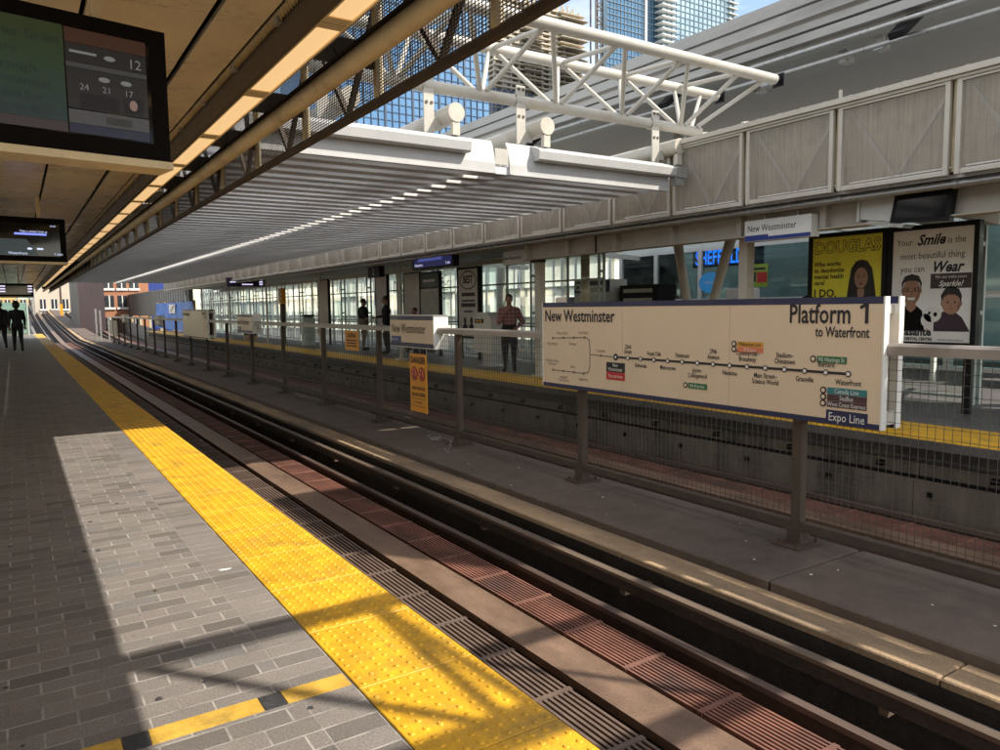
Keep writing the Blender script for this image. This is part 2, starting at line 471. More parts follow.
# yellow and dark bricks of a line across the paving
mb = MB(); mb2 = MB(); x = 1.043
for i in range(7):
    L = .255 if i == 0 else .385
    mb.box(x - L, x, 2.72, 2.826, -.01, .0035); x -= L + .004
    mb2.box(x - .082, x, 2.72, 2.826, -.01, .003); x -= .086
struct(mb, 'pavement_marking', M['yellow_paint'], 'yellow bricks of a dashed line across the paving')
struct(mb2, 'pavement_dark_markings', M['charcoal'], 'dark bricks between the yellow bricks')
mb = MB()
strip(mb, 1.5, 9.1, -1.5, -1.05); struct(mb, 'track_bed', M['bed'], 'dark concrete bed under both tracks')

def grating(name, x0, x1, n, z, m, label, y1=64.0, cross=.61):
    mb = MB(); p = (x1 - x0) / n
    for i in range(n):
        mb.box(x0 + i*p + p*.24, x0 + i*p + p*.76, -3, y1, z - .035, z)
    y = -2.8; k = 0
    while y < y1:
        if y < 26 or k % 3 == 0: mb.box(x0, x1, y, y + .035, z - .038, z + .0035)
        y += cross; k += 1
    y = -2.5
    while y < y1:
        mb.box(x0, x0 + .05, y, y + .1, -1.05, z - .04); mb.box(x1 - .05, x1, y, y + .1, -1.05, z - .04); y += 2.44
    struct(mb, name, m, label)
def track(xc, side):
    zt = -.75
    mb = MB(); strip(mb, xc - .155, xc + .155, zt - .05, zt + .006)
    y = 1.2
    struct(mb, 'reaction_plate', M['plate'], 'wide flat metal plate along the middle of the track')
    mb = MB(); strip(mb, xc - .10, xc + .10, -1.05, zt - .05); struct(mb, 'plate_bearer', M['bed'], 'dark bearer under the flat plate')
    for s in (-1, 1):
        xr = xc + s * .665
        mb = MB(); strip(mb, xr - .033, xr + .033, zt + .012, zt + .05); struct(mb, 'rail_head', M['rail_brown'] if s > 0 else M['rail_top'], 'running rail head')
        mb = MB(); strip(mb, xr - .011, xr + .011, zt - .13, zt + .012); strip(mb, xr - .07, xr + .07, zt - .16, zt - .13); strip(mb, xr - .12, xr + .12, -1.05, zt - .16)
        struct(mb, 'rail_web', M['rail_rust'], 'rusty running rail web')
track(2.85, 1); track(6.98, -1)
grating('track_grating', 2.215, 2.635, 11, -.757, M['grate_grey'], 'worn grey walkway grating beside the platform edge')
grating('track_grating', 3.055, 3.40, 11, -.757, M['grate_red'], 'red brown grating between the flat plate and the rail')
grating('track_grating', 5.62, 6.24, 14, -.757, M['grate_red'], 'red brown grating behind the railing')
grating('track_grating', 6.38, 6.77, 9, -.757, M['grate_red'], 'red brown grating on the far track')
grating('track_grating', 7.18, 7.58, 9, -.757, M['grate_red'], 'red brown grating by the far platform wall')
# contact rail in the trough, kerb and central walkway
mb = MB(); strip(mb, 3.665, 3.73, -.53, -.505); m2 = MB(); strip(m2, 3.685, 3.71, -.62, -.53); struct(m2, 'power_rail_web', M['bed'], 'dark web of the contact rail')
y = -2
while y < 64: mb.box(3.69, 3.98, y, y + .05, -.66, -.62); y += 2.0
struct(mb, 'power_rail', M['power'], 'contact rail above the dark trough')
mb = MB(); strip(mb, 3.985, 4.5, -1.05, -.52); struct(mb, 'walkway_base', M['bed'], 'dark base under the walkway')
mb = MB(); y = -3.0
while y < 60:
    mb.bev(3.955, 4.245, y + .004, y + 2.436, -.515, -.47, .008); y += 2.44
strip(mb, 3.95, 4.245, -.515, -.474, 60, 190)
struct(mb, 'walkway_kerb', M['kerb'], 'pale kerb along the central walkway')
mb = MB(); y = -3.0 + .8
while y < 60:
    mb.bev(4.246, 5.36, y + .007, y + 2.673, -.72, -.40, .012); y += 2.68
strip(mb, 4.246, 5.36, -.72, -.404, 60.8, 190)
struct(mb, 'central_walkway', M['walk'], 'grey concrete walkway between the two tracks')
mb = MB(); strip(mb, 4.3, 5.3, -1.05, -.72); struct(mb, 'walkway_support', M['conc_dark'])
mb = MB()
for xr in (3.515, 2.185, 6.315, 7.645):
    y = -2.0
    while y < 26:
        for sd in (-1, 1):
            mb.box(xr + sd*.055 - .022, xr + sd*.055 + .022, y - .03, y + .03, -.878, -.855); mb.tube((xr + sd*.06, y, -.856), (xr + sd*.06, y, -.835), .012, 6)
        y += .61
struct(mb, 'rail_fasteners', M['rail_rust'], 'rusty clips holding the running rails')
mb = MB()
for (x, z, r) in ((3.60, -1.03, .02), (3.86, -1.02, .028), (3.93, -.62, .014)):
    y = -3
    while y < 58: mb.tube((x + random.uniform(-.006, .006), y, z), (x + random.uniform(-.006, .006), y + 2, z), r, 8); y += 2
struct(mb, 'track_conduits', M['galv'], 'dusty conduits along the trough')
mb = MB()
for i in range(1500):
    x = random.uniform(3.56, 3.93); y = random.uniform(1, 24); r = random.uniform(.006, .022)
    q = [Vector((random.uniform(.6, 1.2)*math.cos(t*1.257)*r, random.uniform(.6, 1.2)*math.sin(t*1.257)*r, 0)) for t in range(5)]
    mb.add([(x + v.x, y + v.y, -1.05) for v in q] + [(x + v.x*.5, y + v.y*.5, -1.05 + r*.8) for v in q], [(i_, (i_+1) % 5, 5+(i_+1) % 5, 5+i_) for i_ in range(5)] + [(5, 6, 7, 8, 9)])
tag(mb.build('track_gravel', M['conc_dark']), 'grit and small stones lying in the dark trough', 'gravel', kind='stuff')
mb = MB()
for i in range(60):
    yy = random.uniform(1.7, 14); xx = random.uniform(-.3, 1.0); r = random.uniform(.006, .016)
    mb.prism([(xx + r*random.uniform(.7, 1.2)*math.cos(2*math.pi*i_/9), yy + r*random.uniform(.7, 1.2)*math.sin(2*math.pi*i_/9)) for i_ in range(9)], lambda u, v, d: (u, v, d), .0005, .0022)
tag(mb.build('gum_spots', M['charcoal']), 'flattened dark gum spots scattered over the grey paving', 'gum', kind='stuff')
mb = MB(); mb.prism([(.90, 4.40), (.91, 4.385), (.95, 4.38), (.975, 4.395), (.95, 4.402), (.92, 4.408)], lambda u, v, d: (u, v, d), .0008, .0026)
tag(mb.build('paper_scrap', M['sign_white']), 'small white smear of paper on the paving by the yellow strip', 'scrap')
# blobs of litter and droppings on the walkway
mb = MB()
for i in range(20):
    yy = random.uniform(1.8, 9); xx = random.uniform(4.32, 5.3); r = random.uniform(.003, .009)
    mb.prism([(xx + r*random.uniform(.6, 1.3)*math.cos(2*math.pi*i/7), yy + r*1.4*random.uniform(.6, 1.3)*math.sin(2*math.pi*i/7)) for i in range(7)], lambda u, v, d: (u, v, d), -.4, -.397)
o = mb.build('litter', M['sign_white']); tag(o, 'white droppings and scraps scattered on the walkway', 'litter', kind='stuff')
# a bundle of loose wire on the walkway
mb = MB(); p = Vector((4.62, 8.35, -.385))
for i in range(26):
    q = p + Vector((random.uniform(-.09, .09), random.uniform(-.11, .13), random.uniform(-.03, .05))); q.z = max(-.395, min(-.25, q.z))
    mb.tube(p, q, .004, 5); p = q
tag(mb.build('loose_wire', M['galv']), 'tangle of loose pale wire lying on the walkway', 'wire')

# ------------------------------------------------------------------ far platform
mb = MB().box(9.30, 24, -8, YE, -.3, 0); struct(mb, 'far_platform', M['tile_dark'], 'dark paved far platform')
mb = MB().box(8.20, 9.30, -8, YE, -.10, -.003); mb.box(8.48, 9.2, -8, YE, -.3, -.10); struct(mb, 'far_platform_edge', M['conc_dark'], 'dark edge slab of the far platform')
mb = MB(); y = -3.0
while y < YE - .5:
    mb.bev(8.22, 9.295, y + .003, y + .607, -.01, .006, .003); y += .61
struct(mb, 'far_tactile_pavement', M['yellow'], 'yellow strip along the far platform edge')
mb = MB(); y = -3.0
while y < YE: mb.box(8.44, 8.9, y + .004, y + 2.436, -.47, -.305); mb.box(8.32, 8.9, y + .004, y + 2.436, -1.05, -.475); y += 2.44
struct(mb, 'far_platform_wall', M['wallface'], 'stained concrete wall under the far platform edge')
mb = MB(); y = -2.6
while y < 40:
    mb.box(8.36, 8.44, y, y + .06, -.40, -.34); mb.box(8.28, 8.32, y + .6, y + .65, -.64, -.58); y += 1.22
mb.tube((8.36, -3, -.45), (8.36, 60, -.45), .018, 8)
struct(mb, 'far_wall_cables', M['black_matte'], 'dark brackets and cable along the far platform wall')

# ------------------------------------------------------------------ near platform canopy
can = thing('platform_canopy', 'near platform roof with tan ceiling panels and a hanging mesh edge', 'canopy')
YN0, YN1 = -2.43, 58.0
def cz(x): return 3.045 + .055 * (x - 1.25)
mb = MB(); seams = [1.235, .955, .375, -.205, -.785, -1.365, -1.945, -3.5, -6.9]
ypos = [4.14 + .915 * k for k in range(-7, 60)]
for i in range(len(seams) - 1):
    xa, xb = seams[i+1] + (.013 if i != 0 else .02), seams[i] - (.013 if i != 1 else .02)
    for j in range(len(ypos) - 1):
        a, b = ypos[j] + .003, ypos[j+1] - .003
        h = random.uniform(-.003, .003)
        mb.hexa([(xa, a, cz(xa)+h), (xb, a, cz(xb)+h), (xb, b, cz(xb)+h), (xa, b, cz(xa)+h), (xa, a, cz(xa)+.03), (xb, a, cz(xb)+.03), (xb, b, cz(xb)+.03), (xa, b, cz(xa)+.03)])
mb.build('ceiling', M['ceil'], can)
mb = MB().box(-7, 1.24, YN0, YN1, 3.16, 3.2); mb.box(-7, 1.9, YN0, YN1, 3.66, 3.74); mb.build('roof', M['ceil_dark'], can)
# wavy flashing where the ceiling meets the channel
mb = MB(); n = 0; vs = []; fs = []
yy = 1.0
while yy < 40:
    a = .012 * math.sin(yy * 2 * math.pi / .042)
    vs += [(1.236, yy, 3.042 + a*.6), (1.262, yy, 3.012 + a), (1.262, yy, 3.07)]
    n += 1; yy += .0105 if yy < 12 else .021
for i in range(n - 1):
    fs += [(3*i, 3*i+3, 3*i+4, 3*i+1), (3*i+1, 3*i+4, 3*i+5, 3*i+2)]
mb.add(vs, fs, 0, True)
for k in range(-2, 44):
    mb.box(1.245, 1.272, 4.05 + k * .915 - .05, 4.05 + k * .915 + .03, 3.0, 3.06, 1)
mb.build('corrugated_flashing', [M['tan_steel'], M['galv']], can, fix=False)
mb = MB().box(1.275, 1.30, YN0, YN1, 2.862, 3.12); mb.box(1.30, 1.45, YN0, YN1, 3.06, 3.12); mb.build('channel', M['brown_steel'], can)
mb = MB().tube((1.72, YN0, 2.91), (1.72, YN1, 2.91), .058, 20); mb.build('rail_tube', M['tan_light'], can)
mb = MB().bar((1.70, YN0, 2.975), (1.70, YN1, 2.975), .05, .016); mb.build('cable_tray', M['dark_panelbar'], can)
# panels of expanded metal, posts and frame
YP = [3.05 + PIT * k for k in range(-4, 40)]
mbf = MB(); mbm = MB(); mbs = MB(); mbb = MB()
mbf.box(1.985, 2.03, YN0, YN1, 2.775, 2.815); mbf.box(1.985, 2.03, YN0, YN1, 3.62, 3.70)
for i, y in enumerate(YP[:-1]):
    MB().box(1.972, 2.02, y - .022, y + .022, 2.816, 3.618).build('panel_post', M['tan_light'], can)
    if y < 24:
        p = .019 if y < 9 else .03
        z = 2.82
        while z < 3.62:
            # each strand leans outwards so that the eye looks along it and the high sun does not
            mbm.hexa([(1.992, y+.024, z), (1.992, y+PIT-.024, z), (2.014, y+PIT-.024, z+.0165), (2.014, y+.024, z+.0165),
                      (1.992, y+.024, z+.0055), (1.992, y+PIT-.024, z+.0055), (2.014, y+PIT-.024, z+.022), (2.014, y+.024, z+.022)])
            z += p
        if y < 12:
            yy = y + .04
            while yy < y + PIT - .03:
                mbm.box(2.001, 2.0035, yy, yy + .007, 2.815, 3.62); yy += .033
    else:
        mbm.box(1.998, 2.006, y + .024, y + PIT - .024, 2.815, 3.62)
    # bracing and plates behind the panels, coloured brown to look backlit
    mbb.bar((2.07, y + .04, 3.6), (2.07, y + PIT/2, 2.86), .035, .035)
    mbb.bar((2.07, y + PIT - .04, 3.6), (2.07, y + PIT/2, 2.86), .035, .035)
    mbb.box(1.56, 1.97, y - .006, y + .006, 2.98, 3.14); mbb.tube((1.74, y - .012, 3.06), (1.74, y - .009, 3.06), .03, 12)
    mbb.bar((1.35, y + .3, 3.10), (1.95, y + .3, 3.6), .03, .03)
mbf.build('panel_frame', M['dark_panelbar'], can); mbm.build('mesh_panels', M['dark_panelbar'], can)
mbb.build('bracing', M['brown_steel'], can)
mb = MB().box(1.9, 2.08, YN0, YN1, 3.70, 3.76); mb.build('gutter', M['tan_steel'], can)
# unseen wall added left of the near platform to shape its bounce light
mb = MB().box(-16.2, -16, -8, YE, -6, 2.4); tag(mb.build('platform_wall', M['beige']), 'plain beige wall added out of view left of the near platform', 'wall')

lt = thing('strip_light', 'warm lit strip light under the edge of the near platform roof', 'strip light', 'strip lights along the near roof edge')
mb = MB().box(1.302, 1.312, 0, 1.355, 2.862, 3.0); mb.box(1.438, 1.448, 0, 1.355, 2.862, 3.0); mb.box(1.312, 1.438, 0, 1.355, 2.96, 3.0)
mb.box(1.312, 1.438, 0, .07, 2.868, 2.96); mb.box(1.312, 1.438, 1.285, 1.355, 2.868, 2.96); mb.build('housing', M['tan_light'], lt)
mb = MB().bev(1.314, 1.436, .075, 1.28, 2.872, 2.884, .004); mb.build('diffuser', M['lamp'], lt)
Y0 = 3.55 - 3 * PIT
for k in range(34):
    o = lt if k == 0 else copy_tree(lt)
    o.location = (0, Y0 + k * PIT, 0)

# ------------------------------------------------------------------ slatted canopy over the tracks
sc = thing('track_canopy', 'pale slatted canopy spanning both tracks', 'canopy')
CY0, CY1 = 8.03, 49.5
mb = MB(); mbf_ = MB(); y = 8.07
XL, XR = 2.13, 8.10
while y < CY1:
    zl = 3.205 + random.uniform(-.003, .003); zt = zl + .085
    # each plank leans: its front edge hangs a little below the back edge of the one before
    mb.hexa([(XL, y, zl - .02), (XR, y, zl - .02), (XR, y + .335, zl), (XL, y + .335, zl), (XL, y, zl - .015), (XR, y, zl - .015), (XR, y + .335, zl + .005), (XL, y + .335, zl + .005)])
    mb.box(XL, XR, y + .329, y + .335, zl + .0055, zt)
    mbf_.box(XL, XR, y, y + .006, zl - .0145, zt); mbf_.box(4.93, 5.5, y + .0065, y + .3285, zt - .01, zt - .002)  # caps added to stop sun glowing through the planks under the slot
    y += .437
def translucent_fill(name, col, t, var=.1):
    m, n_, b_ = nodes(name); tcn = n_.nodes.new('ShaderNodeTexCoord').outputs['Object']
    c = ramp(n_, noise(n_, tcn, .7, 6, .7), [(.3, tuple(x*(1-var) for x in col)), (.7, col)])
    tr_ = n_.nodes.new('ShaderNodeBsdfTranslucent'); n_.links.new(c, tr_.inputs[0])
    mx = n_.nodes.new('ShaderNodeMixShader'); mx.inputs[0].default_value = t
    n_.links.new(c, b_.inputs['Base Color']); b_.inputs['Roughness'].default_value = .45
    n_.links.new(b_.outputs[0], mx.inputs[1]); n_.links.new(tr_.outputs[0], mx.inputs[2]); n_.links.new(mx.outputs[0], n_.nodes['Material Output'].inputs[0])
    return m
FR = translucent_fill('fill_light_plank', (.84, .85, .86), .62)  # translucency added so the sun brightens the canopy underside
mb.build('slats', FR, sc)
mbf_.build('slat_faces_and_caps', M['louvre'], sc)
mb = MB(); y = 8.07
while y < CY1:
    mb.box(XL, 4.96, y + .34, y + .432, 3.272, 3.282); mb.box(5.46, XR, y + .34, y + .432, 3.272, 3.282); y += .437  # dark strips put in the plank gaps to stand in for shade
mb.build('gap_shade_strips', M['brown_steel'], sc)
mb = MB()
for x in (2.6, 4.3, 6.1, 7.7): mb.box(x - .04, x + .04, CY0 + .2, CY1, 3.36, 3.47)
mb.build('bearers', M['tan_steel'], sc)
for (xa, xb) in ((XL, 5.20), (5.42, 8.14)):
    mb = MB().add([(xa, CY0 + .22, 3.52), (xb, CY0 + .22, 3.52), (xb, CY1, 3.52), (xa, CY1, 3.52)], [(0, 1, 2, 3)]); mb.build('roof_sheet', translucent_fill('fill_light_sheet', (.84, .85, .87), .62), sc); mb = MB()  # sheet made translucent to light the planks from above
    prof = [(CY0 + .10, 3.60), (CY0 + .055, 3.52), (CY0 + .025, 3.42), (CY0 + .005, 3.31), (CY0, 3.195)]
    xe = xb if xa < 3 else xb + .12
    for (a, za), (b, zb) in zip(prof[:-1], prof[1:]):
        mb.hexa([(xa, b, zb), (xe, b, zb), (xe, b + .03, zb), (xa, b + .03, zb), (xa, a, za), (xe, a, za), (xe, a + .03, za), (xa, a + .03, za)])
    mb.box(xa, xe, CY0 - .02, CY0 + .035, 3.178, 3.194)
    mb.build('roof_half', M['fascia'], sc)
mb = MB().box(5.21, 5.41, CY0 + .02, CY0 + .05, 3.30, 3.50); mb.build('joint_cover', M['white_steel'], sc)
for (xa, xb) in ((XL, 4.78), (5.80, 8.30)):
    mb = MB()
    y0, y1 = CY0 - .24, CY0 + .03
    y0 = CY0 - .13; prof = [(y0, 3.50), (y0 + .015, 3.40), (y0 + .03, 3.385), (y1 - .02, 3.385), (y1 + .055, 3.592), (y1 + .03, 3.585), (y0 + .03, 3.53)]
    mb.prism(prof, lambda u, v, d: (d, u, v), xa, xb)
    mb.build('end_gutter', M['fascia'], sc)
mb = MB().box(8.302, 8.50, CY0 - .14, CY0 + .04, 3.37, 3.53); mb.box(8.30, 8.46, CY0 - .12, CY0 - .01, 3.26, 3.368); mb.build('end_bracket', M['galv'], sc)
for x in (3.3, 4.66, 6.04, 8.52):
    mb = MB().tube((x, CY0 + .02, 3.87), (x, CY0 + 2.6, 3.87), .115, 24)
    t = mb.build('support_tube', M['cream_steel'], sc)
    mb = MB().box(x - .05, x + .05, CY0 + .03, CY0 + .10, 3.60, 3.757); mb.build('tube_foot', M['cream_steel'], t)
    mb = MB(); yb = CY0 + .31
    mb.box(x - .30, x - .16, yb - .012, yb + .012, 3.66, 4.42); mb.tube((x - .30, 8.4, 4.235), (x - .16, 8.4, 4.235), .088, 18)
    mb.box(x - .161, x - .05, yb - .01, yb + .01, 3.70, 3.85)
    b = mb.build('hanger_plate', M['white_steel'], sc)
    for dz in (4.02, 4.37):
        for dx in (-.265, -.195):
            MB().tube((x + dx, yb - .022, dz), (x + dx, yb - .0125, dz), .02, 10).build('bolt', M['dark_panelbar'], b)

# ------------------------------------------------------------------ tubular trusses
def truss(y0, label, x0=1.9, x1=9.32):
    t = thing('roof_truss', label, 'truss', 'steel trusses across the tracks', (0, y0, 0))
    zb, zt = 4.235, 5.03
    bot = [5.23 + 1.22 * k for k in range(-2, 4)]; top = [b - .61 for b in bot] + [bot[-1] + .61]
    mb = MB().tube((x0, 0, zb), (x1, 0, zb), .074, 20); mb.build('bottom_chord', M['white_steel'], t)
    for s, e in ((-1, 10.3), (1, 10.45)):
        ys = s * .65 ; z = zt if s < 0 else zt + .07
        mb = MB().tube((x0, ys, z), (e, ys, z), .080, 20); c = mb.build('top_chord', M['white_steel'], t)
        mb = MB().tube((e, ys, z), (e + .09, ys, z), .066, 16); mb.box(e + .09, e + .11, ys - .10, ys + .10, z - .10, z + .10); mb.build('end_cap', M['black'], c)
        for i, b in enumerate(bot):
            for dx, tx in ((-.05, top[i] + .07), (.05, top[i+1] - .07)):
                mb = MB().tube((b + dx, ys * .08, zb + .05), (tx, ys, z - .05), .033, 10)
                mb.build('web_member', M['white_steel'], t)
        mb = MB().tube((10.05, ys, z - .05), (9.2, ys*.1, zb + .06), .033, 10); mb.build('web_member', M['white_steel'], t)
    for x in top:
        mb = MB().tube((x + .05, -.6, zt), (x - .02, .6, zt + .07), .032, 10); mb.build('cross_strut', M['white_steel'], t)
    return t
truss(8.4, 'white tubular truss above the near end of the slatted canopy')
truss(-1.05, 'white tubular truss across the open gap behind the viewer')
# short truss over the far canopy
t = thing('roof_truss', 'short white truss rising behind the mesh panels under the grey roof', 'truss', 'steel trusses across the tracks')
for dy in (0, .9):
    mb = MB()
    mb.tube((10.6, 8.6 + dy, 4.55), (12.6, 8.6 + dy, 4.75), .045, 10); mb.tube((10.6, 8.6 + dy, 3.9), (12.6, 8.6 + dy, 3.9), .05, 10)
    for x in (10.7, 11.6, 12.5):
        mb.tube((x, 8.6 + dy, 3.9), (x, 8.6 + dy, 4.6 + (x - 10.6) * .09), .035, 8)
        if x < 12: mb.tube((x, 8.6 + dy, 3.9), (x + .9, 8.6 + dy, 4.62), .03, 8)
    mb.build('truss_side', M['white_steel'], t)

# ------------------------------------------------------------------ far platform canopy
fc = thing('platform_canopy', 'far platform roof edged with framed mesh panels', 'canopy')
M['perf'] = perforated('perforated_panel', (.40, .355, .30), .024, .37)
YF = [4.19 + 1.365 * k for k in range(-3, 38)]
for k, y in enumerate(YF[:-1]):
    mb = MB(); a, b = y + .035, y + 1.365 - .035
    za, zb = 2.865, 3.86
    mb.box(8.575, 8.625, a, a + .05, za, zb); mb.box(8.575, 8.625, b - .05, b, za, zb)
    mb.bev(8.57, 8.63, a + .05, b - .05, za, za + .055, .012); mb.box(8.578, 8.622, a + .05, b - .05, zb - .025, zb)
    p = mb.build('panel', M['cream_steel'], fc)
    mb = MB().add([(8.60, a + .05, za + .055), (8.60, b - .05, za + .055), (8.60, b - .05, zb - .025), (8.60, a + .05, zb - .025)], [(0, 1, 2, 3)])
    mb.build('mesh_sheet', M['perf'], p)
    mb = MB(); c = (a + b) / 2
    mb.bar((8.74, a + .08, 3.80), (8.74, c - .03, 2.98), .05, .04); mb.bar((8.74, b - .08, 3.80), (8.74, c + .03, 2.98), .05, .04)
    mb.build('brace', M['white_steel'], p)
mb = MB().box(8.52, 8.66, YF[0], YF[-1], 3.90, 3.965); mb.box(8.56, 8.64, YF[0], YF[-1], 3.865, 3.898)
y = YF[0]
while y < 30: mb.box(8.585, 8.60, y, y + .03, 3.965, 3.99); y += .33
mb.box(8.58, 8.61, 5.5, 5.53, 3.965, 4.08)
mb.build('top_rail', M['cream_steel'], fc)
mb = MB().box(8.66, 13.2, YF[0], YF[-1], 3.94, 3.99); mb.box(8.95, 13.2, YF[0], YF[-1], 2.96, 3.0); mb.box(8.86, 8.90, YF[0], YF[-1], 3.0, 3.93)
mb.build('roof', M['sheet'], fc)
mb = MB()
for y in YF: mb.box(8.63, 8.86, y - .02, y + .02, 2.9, 3.9)
mb.box(8.80, 8.845, YF[0], YF[-1], 2.99, 3.90)
mb.build('backing', M['tan_steel'], fc)
mb = MB().box(8.70, 8.95, YF[0], YF[-1], 2.84, 2.88); mb.tube((8.78, YF[0], 2.79), (8.78, YF[-1], 2.79), .045, 12); y = YF[0]
while y < 40: mb.tube((8.78, y, 2.79), (8.78, y + .06, 2.79), .055, 12); y += 1.365
mb.build('service_pipe', M['galv'], fc)
mb = MB().box(9.02, 9.28, -2, 12.98, 2.83, 2.845); mb.box(9.02, 9.28, -2, 12.98, 2.47, 2.485); mb.box(9.15, 9.17, -2, 12.98, 2.485, 2.83)
y = 4.6
while y < 12.9: mb.box(9.04, 9.15, y, y + .09, 2.487, 2.828); y += 1.365
mb.build('girder', M['cream_steel'], fc)
mb = MB().tube((9.0, 10.55, 2.9), (9.0, 10.55, 2.47), .018, 8); mb.build('downpipe', M['black'], fc)
mb = MB()
for y in (2.9, 4.4, 5.0, 5.6): mb.bar((9.35, y, 2.75), (11.5, y, 2.62), .12, .14)
mb.bar((9.6, 0, 2.62), (9.6, 6, 2.62), .10, .12); mb.bar((10.4, 0, 2.70), (10.4, 6, 2.70), .10, .10); mb.bar((11.2, 0, 2.75), (11.2, 50, 2.75), .10, .12)
mb.build('ceiling_beam', M['cream_steel'], fc)
for y in (.6, 7.55, 12.9, 19.8, 26.6, 33.5, 40.3, 47.0):
    w_ = .16 if y < 13 else .07
    mb = MB().bar((9.45, y, 0), (9.45, y, 2.95), w_, w_, up=(0, 1, 0)); mb.box(9.3, 9.6, y - .15, y + .15, 0, .03)
    mb.build('column', M['cream_steel'], fc)

# ------------------------------------------------------------------ large station roof beyond the far platform
rf = thing('station_roof', 'large grey roof with layered edge rising beyond the far platform', 'roof')
def rz(k, X): return 1.5 + k * X
RY0, RY1 = 4.4, 27.0
def sheet(mb, p, q, th, y0=RY0, y1=RY1, m=0):
    if p[0] >= 19: y1 = min(y1, 12.0)
    (xa, za), (xb, zb) = p, q
    mb.hexa([(xa, y0, za), (xb, y0, zb), (xb, y1, zb + .012*(y1-y0)), (xa, y1, za + .012*(y1-y0)), (xa, y0, za + th), (xb, y0, zb + th), (xb, y1, zb + th + .012*(y1-y0)), (xa, y1, za + th + .012*(y1-y0))], m)
mb = MB()
z1, z2, z3 = rz(.452, 13), rz(.432, 13.03), rz(.409, 13.1)
sheet(mb, (13.0, z2), (13.3, z2 + .02), z1 - z2 - .0)
sheet(mb, (13.03, z3 + .02), (13.3, z3 + .02), z2 - z3 - .06)
sheet(mb, (13.1, rz(.395, 13.1)), (13.35, rz(.395, 13.1)), .13)
sheet(mb, (13.12, rz(.378, 13.15)), (13.45, rz(.378, 13.15)), .16)
mb.build('edge_boards', M['sheet'], rf)
mb = MB(); n = 9
P = [(13.3, rz(.37, 13.3)), (14.5, rz(.358, 14.5)), (16.5, rz(.330, 16.5)), (21, rz(.279, 21)), (25, rz(.275, 25))]
for a, b in zip(P[:-1], P[1:]): sheet(mb, a, b, .25)
mb.build('soffit', mat('roof_soffit', (.30, .29, .27), .6, var=.15, scale=.35, sx=(3, .3, 1)), rf)
for (X, k) in ((12.9, .366), (13.2, .343)):
    z = rz(k, X)
    mb = MB().tube((X, RY0, z), (X, RY1, z + .012*(RY1-RY0)), .043, 14); mb.build('roof_rail', M['galv'], rf)
mb = MB()
for y in (7.2, 12.6, 18, 23.4):
    r = .012 * (y - RY0)
    mb.bar((13.4, y, rz(.37, 13.2) + r + .05), (12.75, y, rz(.345, 12.9) + r), .12, .26, up=(0, 1, 0))
mb.build('rail_bracket', M['black'], rf)
mb = MB()
for (x, y, k) in ((14.2, 9.0, .352), (13.6, 10.4, .352), (14.9, 11.6, .345), (13.9, 8.1, .355)):
    MB().box(x, x + .26, y, y + .18, rz(k, x) - .2, rz(k, x) + .04).build('floodlight', M['galv'], rf)
# unseen roof added overhead, its outline shaped to cast the track shadows
mb = MB()
poly = [(9.6, 4.05), (9.6, 2.5), (9.3, 2.05), (8.05, 2.05), (8.05, -.35), (9.15, -1.75), (9.6, -1.75), (9.6, -14), (16, -14), (16, 4.05)]
mb.prism(poly, lambda u, v, d: (u, v, d), 8.0, 8.3); mb.build('shadow_roof', M['sheet'], rf)
mb = MB()
for (x, y) in ((19, 6), (19, 18), (19, 29), (15, 1), (15, -10), (12.5, -8)):
    mb.tube((x, y, 0), (x, y, 8.0 if y < 4 else 7.2), .2, 16)
mb.build('roof_column', M['white_steel'], rf)

# ------------------------------------------------------------------ railing on the central walkway
rl = thing('railing', 'brown steel railing with wire mesh along the central walkway', 'railing')
PY = [.86 + 2.665 * k for k in range(-1, 20)]
mb = MB()
for i, y in enumerate(PY):
    pb = MB().box(5.052, 5.128, y - .038, y + .038, -.36, 1.14)
    pb.box(5.03, 5.15, y - .06, y + .06, -.385, -.26)
    p = pb.build('post', M['fence'], rl)
    q = MB().box(4.93, 5.25, y - .12, y + .12, -.398, -.385)
    for dx in (-.12, .12):
        for dy in (-.08, .08): q.tube((5.09 + dx, y + dy, -.385), (5.09 + dx, y + dy, -.355), .014, 6)
    q.build('base_plate', M['rail_rust'], p)
E0, E1 = PY[0], PY[-1]
mb = MB().bev(5.035, 5.145, E0, E1, 1.135, 1.215, .018); mb.build('top_rail', M['fence_rail'], rl)
mb = MB().bev(5.06, 5.12, E0, E1, -.275, -.205, .008); mb.build('bottom_rail', M['fence'], rl)
for i in range(len(PY) - 1):
    a, b = PY[i] + .046, PY[i+1] - .046
    if b > 24 or a < -1: continue
    mb = MB(); s = .0545 if b < 12 else .109; r = .0016 if b < 12 else .0024
    y = a + .03
    while y < b: mb.box(5.10 - r, 5.10 + r, y - r, y + r, -.205, 1.135); y += s
    z = -.15
    while z < 1.13: mb.box(5.106 - r, 5.106 + r, a, b, z - r, z + r); z += s * 1.35
    mb.build('wire_mesh', M['wire'], rl)

